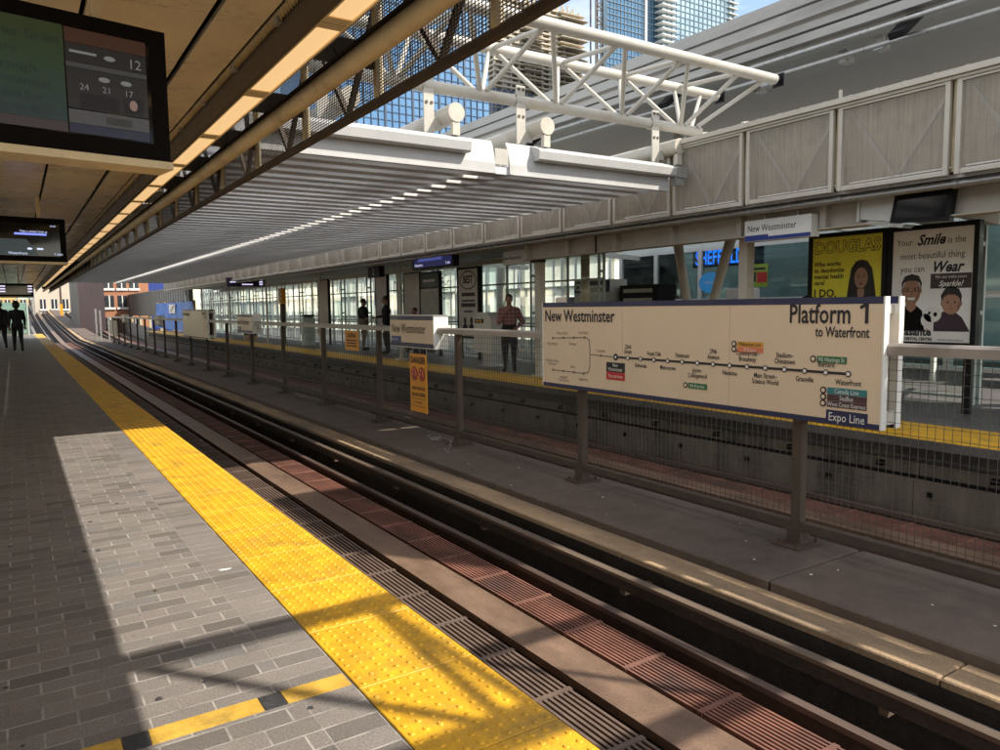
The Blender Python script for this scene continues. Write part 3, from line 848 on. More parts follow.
# ------------------------------------------------------------------ platform signs
def big_sign(name, label, y_left, full=True):
    """two-sided route sign; built about its left lower corner on the face towards the near platform"""
    t = thing(name, label, 'sign', 'long platform signs on the railing', (5.0, y_left, .608))
    F = Face((0, 0, 0)); W, H = 3.93, .932
    for side in (0, 1):
        mb = MB(); d0, d1 = (-.055, 0) if side == 0 else (-.24, -.185)
        F.rect(mb, 0, W, .04, H - .05, d0, d1); p = mb.build('panel', M['sign_cream'] if side == 0 else M['sign_white'], t)
        mb = MB(); F.rect(mb, 0, W, H - .05, H, d0, d1 + .002); F.rect(mb, 0, W, 0, .04, d0, d1 + .002)
        mb.build('border_band', M['navy'], p)
        mb = MB(); F.rect(mb, W, W + .012, 0, H, d0 - .002, d1 + .003); mb.build('end_cap', M['sign_white'], p); mb = MB(); F.rect(mb, -.012, 0, 0, H, d0 - .002, d1 + .003); mb.build('end_cap', M['sign_white'], p)
    mb = MB(); F.rect(mb, .2, W - .03, .03, .08, -.184, -.056); F.rect(mb, .2, W - .03, H - .12, H - .06, -.184, -.056)
    F.rect(mb, W - .03, W - .0, .03, .13, -.184, -.056); mb.build('spacer', M['white_steel'], t)
    mb = MB()
    for u in (1.31, 2.62): F.rect(mb, u - .0015, u + .0015, .045, H - .055, .0002, .0008)
    mb.build('panel_seams', M['ink_faint'], t)
    U = lambda y: 6.772 - y; V = lambda z: z - .608
    k = MB()
    F.text(k, 'New Westminster', .178, U(6.735), V(1.336), sx=.86, weight=.003)
    F.text(k, 'Platform', .205, U(3.585), V(1.352), sx=.72, weight=.003); F.rect(k, U(2.972), U(2.948), V(1.352), V(1.494), .002, .0045); F.line(k, U(2.972), V(1.484), U(3.008), V(1.462), .022, .002, .0045)
    F.text(k, 'to Waterfront', .108, U(2.937), V(1.252), sx=.66, align='RIGHT', weight=.0016)
    if full:
        N = [5.555 - .1765 * i for i in range(15)]
        names = [None, ('22nd\nStreet', 1), ('Edmonds', 0), ('Royal Oak', 1), ('Metrotown', 0), ('Patterson', 1), ('Joyce\u2013\nCollingwood', 0), ('29th\nAvenue', 1), ('Nanaimo', 0),
                 ('Commercial\u2013\nBroadway', 1), ('Main Street\u2013\nScience World', 0), ('Stadium\u2013\nChinatown', 1), ('Granville', 0), ('Burrard', 1), ('Waterfront', 0)]
        for n, nm in zip(N, names):
            if not nm: continue
            lines = nm[0].count('\n')
            v = .988 + .040 + .052 * lines if nm[1] else .988 - .082
            F.text(k, nm[0], .057, U(n), V(v), sx=.74, align='CENTER', weight=.0006)
        kb = MB(); F.line(kb, U(5.555), V(.988), U(3.084), V(.988), .020, .001, .004); kb.build('route_line', M['ink'], t)
        w_ = MB(); ring = MB()
        for n in N:
            F.disc(ring, U(n), V(.988), .0225 if n < 5.5 else .034, .004, .006); F.disc(w_, U(n), V(.988), .014 if n < 5.5 else .012, .006, .0075)
        ring.build('station_rings', M['ink'], t); w_.build('station_dots', M['sign_white'], t)
        g = MB()
        def L(a, b, c, d): F.line(g, U(a), V(b), U(c), V(d), .010, .001, .003)
        L(6.59, 1.149, 6.02, 1.170); L(6.02, 1.170, 5.965, 1.145); L(5.965, 1.145, 5.955, 1.06); L(5.955, 1.06, 5.955, .87); L(5.955, .87, 5.98, .81); L(5.98, .81, 6.05, .790); L(6.05, .790, 6.59, .795); L(5.955, .995, 5.60, .988)
        for y, z in ((6.59, 1.149), (6.40, 1.156), (6.22, 1.163), (6.04, 1.170), (6.59, .795), (6.40, .793), (6.22, .791), (6.06, .790), (5.78, .992)):
            F.disc(g, U(y), V(z), .015, .001, .0035)
        for s, y, z in (('Surrey Central', 6.42, 1.195), ('Scott Road', 6.06, 1.208), ('King George', 6.60, 1.075), ('Gateway', 6.24, 1.085), ('Columbia', 5.78, 1.028),
                        ('Production Way\u2013\nUniversity', 6.60, .885), ('Braid', 6.24, .835), ('Lougheed\nTown Centre', 6.40, .715), ('Sapperton', 6.06, .715)):
            F.text(g, s, .043, U(y), V(z), sx=.80, align='CENTER')
        g.build('faded_map', M['ink_grey'], t)
        def box(a, b, c, d, s, m, nm, size=.05, col='sign_white', dots=0):
            mb = MB(); F.rect(mb, U(a), U(b), V(d), V(c), .001, .004); o = mb.build(nm, M[m], t)
            tx = MB(); lines = s.count('\n')
            F.text(tx, s, size, U((a + b) / 2), V((c + d) / 2) - size * .32 + lines * size * .43, d=.006, sx=.80, align='CENTER'); tx.build('lettering', M[col], o)
            if dots:
                r = MB(); F.disc(r, U(a + .033), V((c + d) / 2), .026, .001, .004); r.build('line_symbol', M['ink'], o)
                r = MB(); F.disc(r, U(a + .033), V((c + d) / 2), .015, .004, .006); r.build('symbol_centre', M['sign_cream'], o)
        box(5.695, 5.425, .932, .836, 'New\nWestminster', 'ink', 'place_tag', .05)
        box(5.695, 5.425, .834, .757, 'You are here', 'red', 'here_tag', .048)
        box(4.60, 4.385, .808, .758, 'R4 41st Ave', 'green', 'bus_tag', .042, dots=1)
        box(4.07, 3.815, 1.192, 1.150, 'Millennium Line', 'amber', 'line_tag', .042, 'ink', 1)
        box(4.07, 3.815, 1.148, 1.106, '99 B-Line', 'salmon', 'line_tag', .042, dots=1)
        box(3.335, 3.10, 1.108, 1.058, 'R5 Hastings St', 'green', 'bus_tag', .044, dots=1)
        box(3.245, 2.94, .880, .832, 'Canada Line', 'teal', 'line_tag', .048, dots=1)
        box(3.245, 2.94, .830, .784, 'SeaBus', 'maroon', 'line_tag', .048, dots=1)
        box(3.245, 2.94, .782, .736, 'West Coast Express', 'maroon', 'line_tag', .044, dots=1)
        box(3.25, 2.93, .715, .615, 'Expo Line', 'navy', 'route_tag', .088)
    k.build('lettering', M['ink'], t)
    return t
big_sign('platform_sign', 'long cream route map sign reading New Westminster, Platform 1 to Waterfront', 6.772)
big_sign('platform_sign', 'long pale sign farther down the railing in front of the blue tarp', 28.2, False)

def small_sign(y_left, label, full=True):
    t = thing('name_sign', label, 'sign', 'short name signs on the railing', (4.98, y_left, .905))
    F = Face((0, 0, 0)); W, H = 1.46, .49
    mb = MB(); F.rect(mb, 0, W, .0, H, -.24, -.004); p = mb.build('box', M['sign_white'], t)
    mb = MB(); F.rect(mb, .012, W - .012, .075, H - .075, -.004, 0); mb.build('face', M['sign_cream'], p)
    mb = MB(); F.rect(mb, .012, W - .012, H - .075, H - .012, -.004, .001); F.rect(mb, .012, W - .012, .012, .075, -.004, .001); mb.build('border_band', M['navy'], p)
    mb = MB(); F.rect(mb, .05, .40, .076, .165, -.004, .003); b = mb.build('route_tag', M['blue'], p)
    tx = MB(); F.text(tx, 'Expo Line', .062, .07, .10, sx=.85); tx.build('lettering', M['sign_white'], b)
    tx = MB(); F.text(tx, 'New Westminster', .20, .07, .22, sx=.76); tx.build('lettering', M['ink'], t)
    mb = MB(); F.rect(mb, .3, .42, -.06, 0, -.18, -.10); mb.build('clamp', M['fence'], t); mb = MB(); F.rect(mb, 1.05, 1.17, -.06, 0, -.18, -.10); mb.build('clamp', M['fence'], t)
    return t
small_sign(10.83, 'short cream New Westminster name sign above the orange danger sign')
small_sign(20.5, 'short pale name sign on the railing between two farther posts')
t = small_sign(34.5, 'small pale sign box on the railing just in front of the blue tarp'); t.scale = (1, .75, .85)
t = small_sign(46.0, 'small grey sign box near the far end of the railing'); t.scale = (1, .8, .9)

def danger(y_left, z0, W, H, label, big=True):
    t = thing('warning_sign', label, 'sign', 'orange warning signs on the railing', (5.015, y_left, z0))
    F = Face((0, 0, 0))
    mb = MB(); F.rect(mb, 0, W, 0, H, -.012, 0); mb.build('plate', M['orange'], t)
    k = MB()
    if big:
        F.text(k, 'DANGER', .135, W/2, H - .14, align='CENTER', sx=.86, weight=.004)
        F.text(k, 'HIGH VOLTAGE', .068, W/2, H - .54, align='CENTER', sx=.86, weight=.002)
        F.text(k, 'DO NOT ENTER', .068, W/2, H - .635, align='CENTER', sx=.86, weight=.002)
        F.line(k, .03, H - .675, W - .03, H - .675, .006, .001, .004)
        F.text(k, 'FINE APPLIES', .052, W/2, H - .75, align='CENTER', sx=.86)
        F.line(k, .03, H - .79, W - .03, H - .79, .006, .001, .004)
        for u in (.15, .39):
            F.disc(k, u, H - .30, .105, .001, .004, n=20)
        k.build('lettering', M['ink'], t)
        r = MB(); wv = MB()
        for u in (.15, .39):
            F.disc(r, u, H - .30, .098, .004, .006, n=20); F.disc(wv, u, H - .30, .075, .006, .008, n=20)
        r.build('red_ring', M['red'], t); wv.build('ring_centre', M['salmon'], t)
        f = MB()
        for u in (.15, .39):
            F.disc(f, u, H - .27, .02, .008, .010); F.line(f, u, H - .285, u - .005, H - .34, .035, .008, .010); F.line(f, u, H - .33, u + .03, H - .365, .018, .008, .010); F.line(f, u, H - .33, u - .03, H - .36, .018, .008, .010)
        f.build('figure', M['ink'], t)
        s = MB()
        for u in (.15, .39): F.line(s, u - .055, H - .245, u + .055, H - .355, .016, .010, .012)
        s.build('slash', M['red'], t)
    else:
        F.text(k, 'CAUTION', .105, W/2, H - .12, align='CENTER', sx=.9, weight=.003)
        for i, wd in enumerate((.5, .42, .5)): F.line(k, (W-wd)/2, H - .17 - .05*i, (W+wd)/2, H - .17 - .05*i, .022, .001, .004)
        k.build('lettering', M['ink'], t)
danger(10.22, -.06, .54, .875, 'tall orange danger sign with two red rings hanging on the mesh')
danger(12.86, .76, .62, .35, 'small orange caution sign under the rail in front of two people', False)

# ------------------------------------------------------------------ hanging information screens over the near platform
def info_screen(loc, rz_, W, H, label, kind):
    t = thing('information_screen', label, 'screen', 'screens hanging over the near platform', loc, rz_)
    F = Face((-W, 0, 0), (1, 0, 0))
    mb = MB(); F.rect(mb, 0, W, 0, H, -.10, 0); mb.build('case', M['black_matte'], t)
    mb = MB(); F.rect(mb, -.02, W + .003, -.035, -.003, -.16, .02); mb.build('ledge', M['tan_light'], t); mb = MB(); mb.box(-W*.75 - .02, -W*.75 + .02, .03, .07, H, 1.2); mb.build('hanger', M['tan_light'], t); mb = MB(); mb.box(-W*.25 - .02, -W*.25 + .02, .03, .07, H, 1.2); mb.build('hanger', M['tan_light'], t)
    d = .003
    mb = MB(); F.rect(mb, .035, W - .07, .07, H - .075, 0, d); s = mb.build('display', M['screen_dark'], t)
    def fill(nm, u0, u1, v0, v1, m, dd=d): 
        b = MB(); F.rect(b, u0, u1, v0, v1, dd, dd + .0015); return b.build(nm, m, s)
    def E(c, k=1.0): return emit('lit_' + '_'.join(str(int(x*100)) for x in c), c, k, (.01, .01, .01))
    if kind == 0:
        a, b_ = W - .40, W - .085
        u0 = .04
        for i in range(8):
            tt = i / 7
            c = (.022 + .02*tt, .058 + .02*math.sin(tt*2.6), .062 - .042*tt)
            fill('colour_field', u0, a, .115 + i*.0475, .115 + (i+1)*.0475, E(c, .19))
        mb = MB()
        for i, (s_, v) in enumerate((('Homeowner Grant', .415), ('is now here', .355), ('Apply through', .29), ('the BC provincial', .235), ('government for', .18), ('assistance in BC', .125))):
            F.text(mb, s_, .052, a - .42 + .01 * (i % 3), v, d + .003)
        mb.build('lettering', E((.012, .03, .03), .2), s)
        fill('news_strip', .04, a, .075, .114, E((.07, .05, .055), .20))
        fill('news_picture', a + .006, b_, .435, .492, E((.085, .032, .018), .20)); fill('weather_panel', a + .006, b_, .36, .433, E((.022, .022, .024), .20))
        fill('weather_strip', a + .006, b_, .338, .358, E((.085, .09, .09), .20)); fill('forecast_panel', a + .006, b_, .175, .336, E((.024, .024, .028), .20))
        fill('photo_panel', a + .05, b_ - .115, .178, .24, E((.045, .035, .04), .20)); fill('photo_panel', b_ - .10, b_ - .02, .18, .25, E((.05, .04, .045), .20))
        fill('advert_strip', a + .006, b_, .115, .170, E((.12, .115, .12), .20)); fill('blue_strip', a + .006, b_, .076, .113, E((.025, .03, .075), .20)); fill('advert_tag', b_ - .17, b_ - .07, .125, .155, E((.02, .02, .02), .5), d + .002)
        mb = MB(); F.text(mb, '12', .055, b_ - .075, .372, d + .004); F.rect(mb, a + .02, a + .12, .395, .405, d + .003, d + .004)
        for i, n_ in enumerate(('24', '21', '17')): F.text(mb, n_, .036, a + .05 + i*.085, .252, d + .004)
        for i in (1, 2): F.disc(mb, a + .06 + i*.085, .305, .022, d + .002, d + .004, ry=.010)
        F.disc(mb, b_ - .145, .395, .022, d + .002, d + .004, ry=.010); mb.build('lettering', E((.45, .45, .45), .16), s)
        mb = MB(); F.disc(mb, b_ - .06, .218, .016, d + .003, d + .0045, ry=.022); mb.build('portrait', E((.12, .075, .06), .8), s)
        mb = MB(); F.rect(mb, W - .78, W - .65, H - .052, H - .022, .001, .003); q = mb.build('maker_plate', M['sign_white'], t)
        mb = MB()
        for i in range(5): F.rect(mb, W - .77 + i*.022, W - .757 + i*.022, H - .045, H - .03, .003, .004)
        mb.build('plate_marks', M['ink'], q)
    elif kind == 1:
        mb = MB(); F.text(mb, 'Take a closer look at', .036, W - .52, H - .19, d + .002); F.text(mb, 'Waterfront', .045, W - .66, .085, d + .002); F.text(mb, '1 min', .045, W - .15, .085, d + .002); F.text(mb, '10:24', .03, W - .18, H - .11, d + .002)
        F.disc(mb, W - .42, .16, .03, d + .001, d + .002, ry=.014); F.rect(mb, W - .34, W - .27, .15, .172, d + .001, d + .002)
        mb.build('lettering', E((.4, .45, .62), 1.0), s)
        fill('headline_bar', W - .58, W - .22, H - .225, H - .20, E((.16, .2, .75), 1.0))
        b = MB(); b.prism([(W - .9, .08), (W - .32, .08), (W - .45, .28), (W - .75, .28)], F, d, d + .0015); b.build('picture', E((.022, .03, .032), .8), s)
    else:
        mb = MB()
        for i in range(3): F.rect(mb, W - .16, W - .03, H - .11 - i*.09, H - .07 - i*.09, d, d + .002); F.rect(mb, W - 1.3, W - .8, H - .11 - i*.09, H - .07 - i*.09, d, d + .002)
        mb.build('lettering', E((.5, .45, .6), 1.0), s)
info_screen((.625, 3.62, 2.158), R(9), 1.05, .555, 'large information screen with weather and news nearest the viewer', 0)
info_screen((.635, 11.5, 2.165), R(9), 1.15, .56, 'black information screen with a few blue words, second along the platform', 1)
info_screen((.60, 30, 2.05), R(4), 1.6, .44, 'purple departure board with small lit rows beyond the second screen', 2)

# ------------------------------------------------------------------ people
MATS = ['skin', 'hair', 'top', 'legs', 'shoe']
def person(loc, rz_, label, J=None, top='cloth_black', legs='cloth_navy', hair=True, H=1.75, bulk=1.0, topmat=None, hairr=1.0):
    P = dict(pel=(0, 0, .96), wai=(0, .005, 1.10), che=(0, 0, 1.30), nck=(0, .0, 1.48), hed=(0, .03, 1.62))
    for s, n in ((-1, 'l'), (1, 'r')):
        P[n+'sh'] = (s*.172, 0, 1.375); P[n+'el'] = (s*.235, -.02, 1.13); P[n+'wr'] = (s*.25, .06, .90)
        P[n+'hi'] = (s*.085, 0, .93); P[n+'kn'] = (s*.10, .02, .50); P[n+'an'] = (s*.105, -.02, .085); P[n+'to'] = (s*.125, .14, .035)
    if J: P.update(J)
    P = {k: Vector(v) for k, v in P.items()}
    B = bulk
    caps = []   # (a, b, ra, rb, tag)
    caps += [(P['pel'], P['wai'], .135*B, .125*B, 3), (P['wai'], P['che'], .13*B, .15*B, 2), (P['che'], P['nck'] - Vector((0, 0, .06)), .145*B, .075, 2), (P['nck'] - Vector((0, 0, .05)), P['hed'] - Vector((0, .02, .06)), .055, .055, 0)]
    for n in 'lr':
        caps += [(P['che'] + (P[n+'sh'] - P['che'])*.5, P[n+'sh'], .10*B, .062*B, 2), (P[n+'sh'], P[n+'el'], .060*B, .047*B, 2), (P[n+'el'], P[n+'wr'], .045*B, .032, 2),
                 (P[n+'hi'], P[n+'kn'], .088*B, .06*B, 3), (P[n+'kn'], P[n+'an'], .058*B, .042, 3), (P[n+'an'] - Vector((0, 0, .03)), P[n+'to'], .045, .036, 4)]
        d = (P[n+'wr'] - P[n+'el']).normalized(); s = d.cross(Vector((0, 1, .2))); s = s.normalized() if s.length > .05 else Vector((1, 0, 0))
        pal = P[n+'wr'] + d * .085
        caps.append((P[n+'wr'], pal, .03, .034, 0))
        for k, L in enumerate((.062, .075, .07, .055)):
            o = s * (.026 * (1.5 - k) * .72)
            m1 = pal + o + d * (L * .55); up = d.cross(s) * .018
            caps += [(pal + o * .8, m1, .0125, .0115, 0), (m1, m1 + d * (L * .4) + up, .0115, .0095, 0)]
        th = s * (.034 if n == 'l' else -.034)
        caps += [(P[n+'wr'] + d*.03, P[n+'wr'] + d*.065 + th, .015, .013, 0), (P[n+'wr'] + d*.065 + th, P[n+'wr'] + d*.105 + th*1.15, .013, .011, 0)]
    h = P['hed']
    mb = MB()
    def cap(a, b, ra, rb):
        mb.tube(a, b, ra, 14, rb); mb.ball(a, ra, n=14, k=8); mb.ball(b, rb, n=14, k=8)
    for a, b, ra, rb, _ in caps: cap(a, b, ra, rb)
    mb.ball(h + Vector((0, -.01, .015)), .075, .095, .105, 16, 12); mb.ball(h + Vector((0, .03, -.05)), .052, .055, .06, 12, 8)
    mb.ball(h + Vector((0, .098, -.012)), .014, .022, .022, 8, 6)
    for s in (-1, 1): mb.ball(h + Vector((s*.078, -.01, -.005)), .012, .022, .032, 8, 6)
    o = mb.build('person', M['skin'], None, fix=False)
    md = o.modifiers.new('r', 'REMESH'); md.mode = 'VOXEL'; md.voxel_size = .0115
    sm = o.modifiers.new('s', 'SMOOTH'); sm.iterations = 2; sm.factor = .5
    me = bpy.data.meshes.new_from_object(o.evaluated_get(bpy.context.evaluated_depsgraph_get()))
    old = o.data; o.modifiers.clear(); o.data = me; bpy.data.meshes.remove(old)
    me.materials.clear()
    for m in (M['skin'], M['hair'], topmat or M[top], M[legs], M['black_matte']): me.materials.append(m)
    n = len(me.polygons); C = np.zeros(n*3); me.polygons.foreach_get('center', C); C = C.reshape(-1, 3)
    best = np.full(n, 9.0); idx = np.zeros(n, int)
    for a, b, ra, rb, tg in caps + [(h, h + Vector((0, 0, .03)), .1, .1, 0)]:
        a_, b_ = np.array(a), np.array(b); ab = b_ - a_; t = np.clip(((C - a_) @ ab) / max(1e-9, ab @ ab), 0, 1)
        d = np.linalg.norm(C - (a_ + t[:, None]*ab), axis=1) - (ra + (rb - ra) * t)
        w_ = d < best; best[w_] = d[w_]; idx[w_] = tg
    me.polygons.foreach_set('material_index', idx.astype(np.int32)); me.polygons.foreach_set('use_smooth', [True]*n); me.update()
    s = H / 1.75
    o.location = loc; o.rotation_euler = (0, 0, rz_); o.scale = (s, s, s)
    tag(o, label, 'person')
    mbh = MB(); mbh.ball(h + Vector((0, -.022, .035)), .086*hairr, .098*hairr, .096*hairr, 14, 9)
    if hairr > 1.15: mbh.ball(h + Vector((0, -.06, .0)), .088*hairr, .075*hairr, .10*hairr, 12, 8)
    mbh.build('hair', M['hair'], o)
    ey = MB()
    for sx in (-1, 1): ey.ball(h + Vector((sx*.03, .083, .008)), .011, .008, .008, 8, 6)
    ey.build('eyes', M['black_matte'], o)
    ey = MB(); ey.ball(h + Vector((0, .083, -.06)), .024, .008, .006, 8, 6); ey.build('mouth', M['red'], o)
    return o
plaid, nt_, b_ = nodes('plaid_shirt')
tc_ = nt_.nodes.new('ShaderNodeTexCoord').outputs['Object']; sp_ = nt_.nodes.new('ShaderNodeSeparateXYZ'); nt_.links.new(tc_, sp_.inputs[0])
def strp(ax, per, wd): return mth(nt_, 'LESS_THAN', mth(nt_, 'FRACT', mth(nt_, 'MULTIPLY', sp_.outputs[ax], 1/per)), wd)
c_ = mixc(nt_, mth(nt_, 'MULTIPLY', strp(0, .085, .4), .75), (.34, .13, .115), (.07, .045, .055)); c_ = mixc(nt_, mth(nt_, 'MULTIPLY', strp(2, .085, .4), .7), c_, (.05, .03, .04))
c_ = mixc(nt_, mth(nt_, 'MULTIPLY', strp(0, .085, .1), .7), c_, (.42, .33, .31)); c_ = mixc(nt_, mth(nt_, 'MULTIPLY', strp(2, .085, .1), .7), c_, (.42, .33, .31))
nt_.links.new(c_, b_.inputs['Base Color']); b_.inputs['Roughness'].default_value = .9
# man by the bin: one hand to his chin, the other on his hip
person((9.62, 14.35, 0), R(142), 'man in plaid shirt and dark trousers with a hand at his chin', dict(rel=(.22, .15, 1.12), rwr=(.06, .22, 1.36), lel=(-.30, -.05, 1.12), lwr=(-.19, .10, 1.0)), topmat=plaid, legs='cloth_black', H=1.80, bulk=1.28)
person((10.55, 25.2, 0), R(-118), 'stout person in black top stretching an arm out to another', dict(rel=(.40, .06, 1.22), rwr=(.62, .14, 1.10), lel=(-.31, -.03, 1.15), lwr=(-.22, .10, 1.0)), legs='cloth_khaki', H=1.87, bulk=1.28)
person((10.25, 22.55, 0), R(62), 'slim person in dark clothes facing the outstretched arm', dict(rel=(.22, .10, 1.14), rwr=(.12, .30, 1.10), lkn=(-.10, .06, .5), lto=(-.13, .16, .035)), legs='cloth_black', H=1.92, bulk=.95)
person((10.2, 20.35, 0), R(90), 'dark haired person mostly hidden behind the short name sign', H=1.52)
person((9.95, 6.83, 0), R(200), 'person whose dark hair shows above the sign before the yellow poster', H=1.60, hairr=1.2)
walk = dict(lkn=(-.10, .20, .53), lan=(-.11, .22, .10), lto=(-.12, .38, .05), rkn=(.09, .0, .50), ran=(.10, -.20, .11), rto=(.11, -.07, .04), lel=(-.225, -.10, 1.12), lwr=(-.235, -.06, .88), rel=(.225, .04, 1.12), rwr=(.235, .16, .90))
person((.075, 34.6, 0), R(2), 'person in black walking away down the near platform', walk, legs='cloth_black', H=1.95, hairr=1.3, bulk=1.2)
person((-.50, 38.2, 0), R(8), 'person in dark coat walking beside the person in black', walk, legs='cloth_black', H=1.98, bulk=1.35)
person((-.95, 39.5, 0), R(-5), 'person at the very edge of view in dark grey clothes', walk, top='cloth_navy', H=1.9)

# ------------------------------------------------------------------ glass wall, posters and fittings of the far platform
gw = thing('glass_wall', 'green glass screen wall behind the far platform', 'wall')
mbp = MB(); mbr = MB(); mbm_ = MB()
XG = 11.7
y = 5.2; k = 0
while y < 58:
    if not (7.6 < y < 13.2):
        mbm_.box(XG - .025, XG + .025, y - .025, y + .025, 0, 2.95)
        if k % 2 == 0: mbm_.tube((XG - .16, y, 0), (XG - .16, y, 2.9), .03, 10); mbm_.box(XG - .18, XG - .025, y - .02, y + .02, 2.28, 2.34); mbm_.box(XG - .18, XG - .025, y - .02, y + .02, 1.3, 1.36)
        for (a, b) in ((.12, 1.02), (1.06, 2.12), (2.16, 2.9)): mbp.add([(XG, y + .03, a), (XG, y + 1.34, a), (XG, y + 1.34, b), (XG, y + .03, b)], [(0, 1, 2, 3)])
    y += PIT; k += 1
for z in (.09, 1.04, 2.14, 2.92): mbr.box(XG - .025, XG + .025, 13.4, 58, z - .022, z + .022); mbr.box(XG - .025, XG + .025, 5.2, 7.6, z - .022, z + .022)
mbr.tube((XG - .3, 13.4, .98), (XG - .3, 58, .98), .022, 8)
mbm_.build('mullions', M['green_steel'], gw); mbr.build('rails', M['green_steel'], gw); mbp.build('panes', M['pane'], gw)
gy = thing('glass_wall', 'near bay of green framed glass at the right edge beside the dental poster', 'wall')
mb = MB()
for y in (1.2, 2.6, 3.5, 4.35): mb.box(11.66, 11.74, y - .03, y + .03, 0, 2.9)
for z in (.09, 1.04, 1.75, 2.14, 2.9): mb.box(11.675, 11.725, 1.2, 4.35, z - .02, z + .02)
mb.build('frame', M['cream_steel'], gy)
mb = MB().box(11.696, 11.704, 1.2, 4.35, .12, 2.88); mb.build('panes', M['pane'], gy)

def poster_frame(name, X, yl, W, z0, H, label, group=None, fr=.065):
    t = thing(name, label, 'poster', group, (X, yl, z0))
    F = Face((0, 0, 0))
    mb = MB(); F.rect(mb, 0, W, 0, fr, -.10, .012); F.rect(mb, 0, W, H - fr, H, -.10, .012); F.rect(mb, 0, fr, fr, H - fr, -.10, .012); F.rect(mb, W - fr, W, fr, H - fr, -.10, .012)
    F.rect(mb, .03, W - .03, .03, H - .03, -.09, -.02); mb.box(.03, .09, -.15, -.05, -z0, .0); mb.box(.03, .09, -W + .05, -W + .15, -z0, 0)
    mb.build('frame', M['black'], t)
    return t, F
# yellow poster
t, F = poster_frame('poster', 10.5, 7.20, 1.25, .62, 1.94, 'yellow poster with the outlined word DOUGLAS and a woman in black', 'framed posters on the far platform')
W, H = 1.25, 1.94
mb = MB(); F.rect(mb, .066, W - .066, .066, H - .066, -.019, -.008); mb.build('paper', mat('poster_yellow', (.82, .75, .05), .5, var=.06), t)
k = MB(); y_ = MB()
F.text(k, 'DOUGLAS', .245, W/2 + .0, H - .30, -.006, sx=.93, align='CENTER', weight=.012); F.text(y_, 'DOUGLAS', .245, W/2, H - .30, -.0045, sx=.93, align='CENTER', weight=.001)
for i, s_ in enumerate(('Who works', 'to decolonize', 'mental health', 'care?')): F.text(k, s_, .098, .10, H - .50 - .095*i, -.006, sx=.92, weight=.003)
F.text(k, 'I DO.', .165, .10, H - .97, -.006, weight=.005)
k.build('lettering', mat('olive_ink', (.06, .05, .012), .6), t); y_.build('letter_fill', mat('poster_yellow_fill', (.82, .75, .05), .5, var=.06), t)
def oval(mb, u, v, a, b, d, n=22, m=0): F.disc(mb, u, v, a, d, d + .001, m, n, ry=b)
mb = MB(); cx, cy = .87, H - .70
mb.prism([(cx - .24, cy - .45), (cx - .19, cy - .05), (cx - .16, cy + .14), (cx - .09, cy + .245), (cx, cy + .27), (cx + .09, cy + .245), (cx + .165, cy + .14), (cx + .2, cy - .05), (cx + .26, cy - .45)], F, -.0075, -.006); mb.build('portrait_hair', M['hair'], t)
mb = MB(); mb.prism([(cx - .055, cy - .16), (cx + .055, cy - .16), (cx + .04, cy - .45), (cx - .03, cy - .45)], F, -.006, -.005); oval(mb, cx, cy, .105, .155, -.005); mb.build('portrait_face', mat('portrait_skin', (.36, .21, .14), .6, var=.1), t)
mb = MB(); mb.prism([(cx - .42, .067), (cx - .40, cy - .58), (cx - .30, cy - .40), (cx - .12, cy - .30), (cx - .05, cy - .25), (cx + .0, cy - .47), (cx + .05, cy - .25), (cx + .13, cy - .30), (cx + .3, cy - .40), (cx + .312, .067)], F, -.0048, -.0036); mb.build('portrait_coat', M['black_matte'], t)
mb = MB()
for s_ in (-1, 1): F.rect(mb, cx + s_*.042 - .022, cx + s_*.042 + .022, cy + .012, cy + .026, -.004, -.003); F.rect(mb, cx + s_*.042 - .026, cx + s_*.042 + .026, cy + .045, cy + .054, -.004, -.003)
F.rect(mb, cx - .014, cx + .014, cy - .052, cy - .042, -.004, -.003); oval(mb, cx, cy - .088, .034, .011, -.004); mb.build('portrait_features', mat('portrait_dark', (.10, .035, .03), .6), t)
# dental poster
t, F = poster_frame('poster', 10.5, 5.93, 1.20, .88, 1.67, 'white dental poster of a smiling man and a boy holding a plush toy', 'framed posters on the far platform')
W, H = 1.20, 1.67
mb = MB(); F.rect(mb, .066, W - .066, .066, H - .066, -.019, -.008); mb.build('paper', mat('poster_white', (.86, .86, .85), .45, var=.06), t)
k = MB()
F.text(k, 'Your', .125, .12, H - .27, -.006, sx=.85); F.text(k, 'Smile', .20, .40, H - .275, -.006, sx=.85, shear=.35, weight=.006); F.text(k, 'is the', .125, .80, H - .27, -.006, sx=.85)
F.text(k, 'most beautiful thing', .125, W/2, H - .46, -.006, sx=.85, align='CENTER'); F.text(k, 'you can', .125, .18, H - .64, -.006, sx=.85); F.text(k, 'Wear', .20, .60, H - .65, -.006, sx=.85, shear=.35, weight=.006)
k.build('lettering', M['ink'], t)
mb = MB(); F.rect(mb, .60, 1.12, H - .875, H - .675, -.0028, -.002); o = mb.build('tag_panel', mat('plum_panel', (.045, .03, .035), .5), t)
k = MB(); F.text(k, 'We can make yours', .058, .86, H - .738, -.001, align='CENTER', sx=.85); F.text(k, 'Sparkle!', .105, .86, H - .845, -.001, align='CENTER', shear=.35, sx=.9, weight=.002); k.build('lettering', M['sign_white'], o)
FM = Face((0, 0, -.075))
def FM_oval(mb, u, v, a, b, d, n=22, m=0): FM.disc(mb, u, v, a, d, d + .001, m, n, ry=b)
SK1 = mat('man_skin', (.38, .20, .13), .55, var=.1); SK2 = mat('boy_skin', (.42, .23, .15), .55, var=.1)
mb = MB(); mb.prism([(.08, .067), (.085, .50), (.14, .58), (.24, .63), (.42, .63), (.56, .55), (.64, .40), (.66, .067)], FM, -.008, -.007); mb.build('white_coat', M['sign_white'], t)
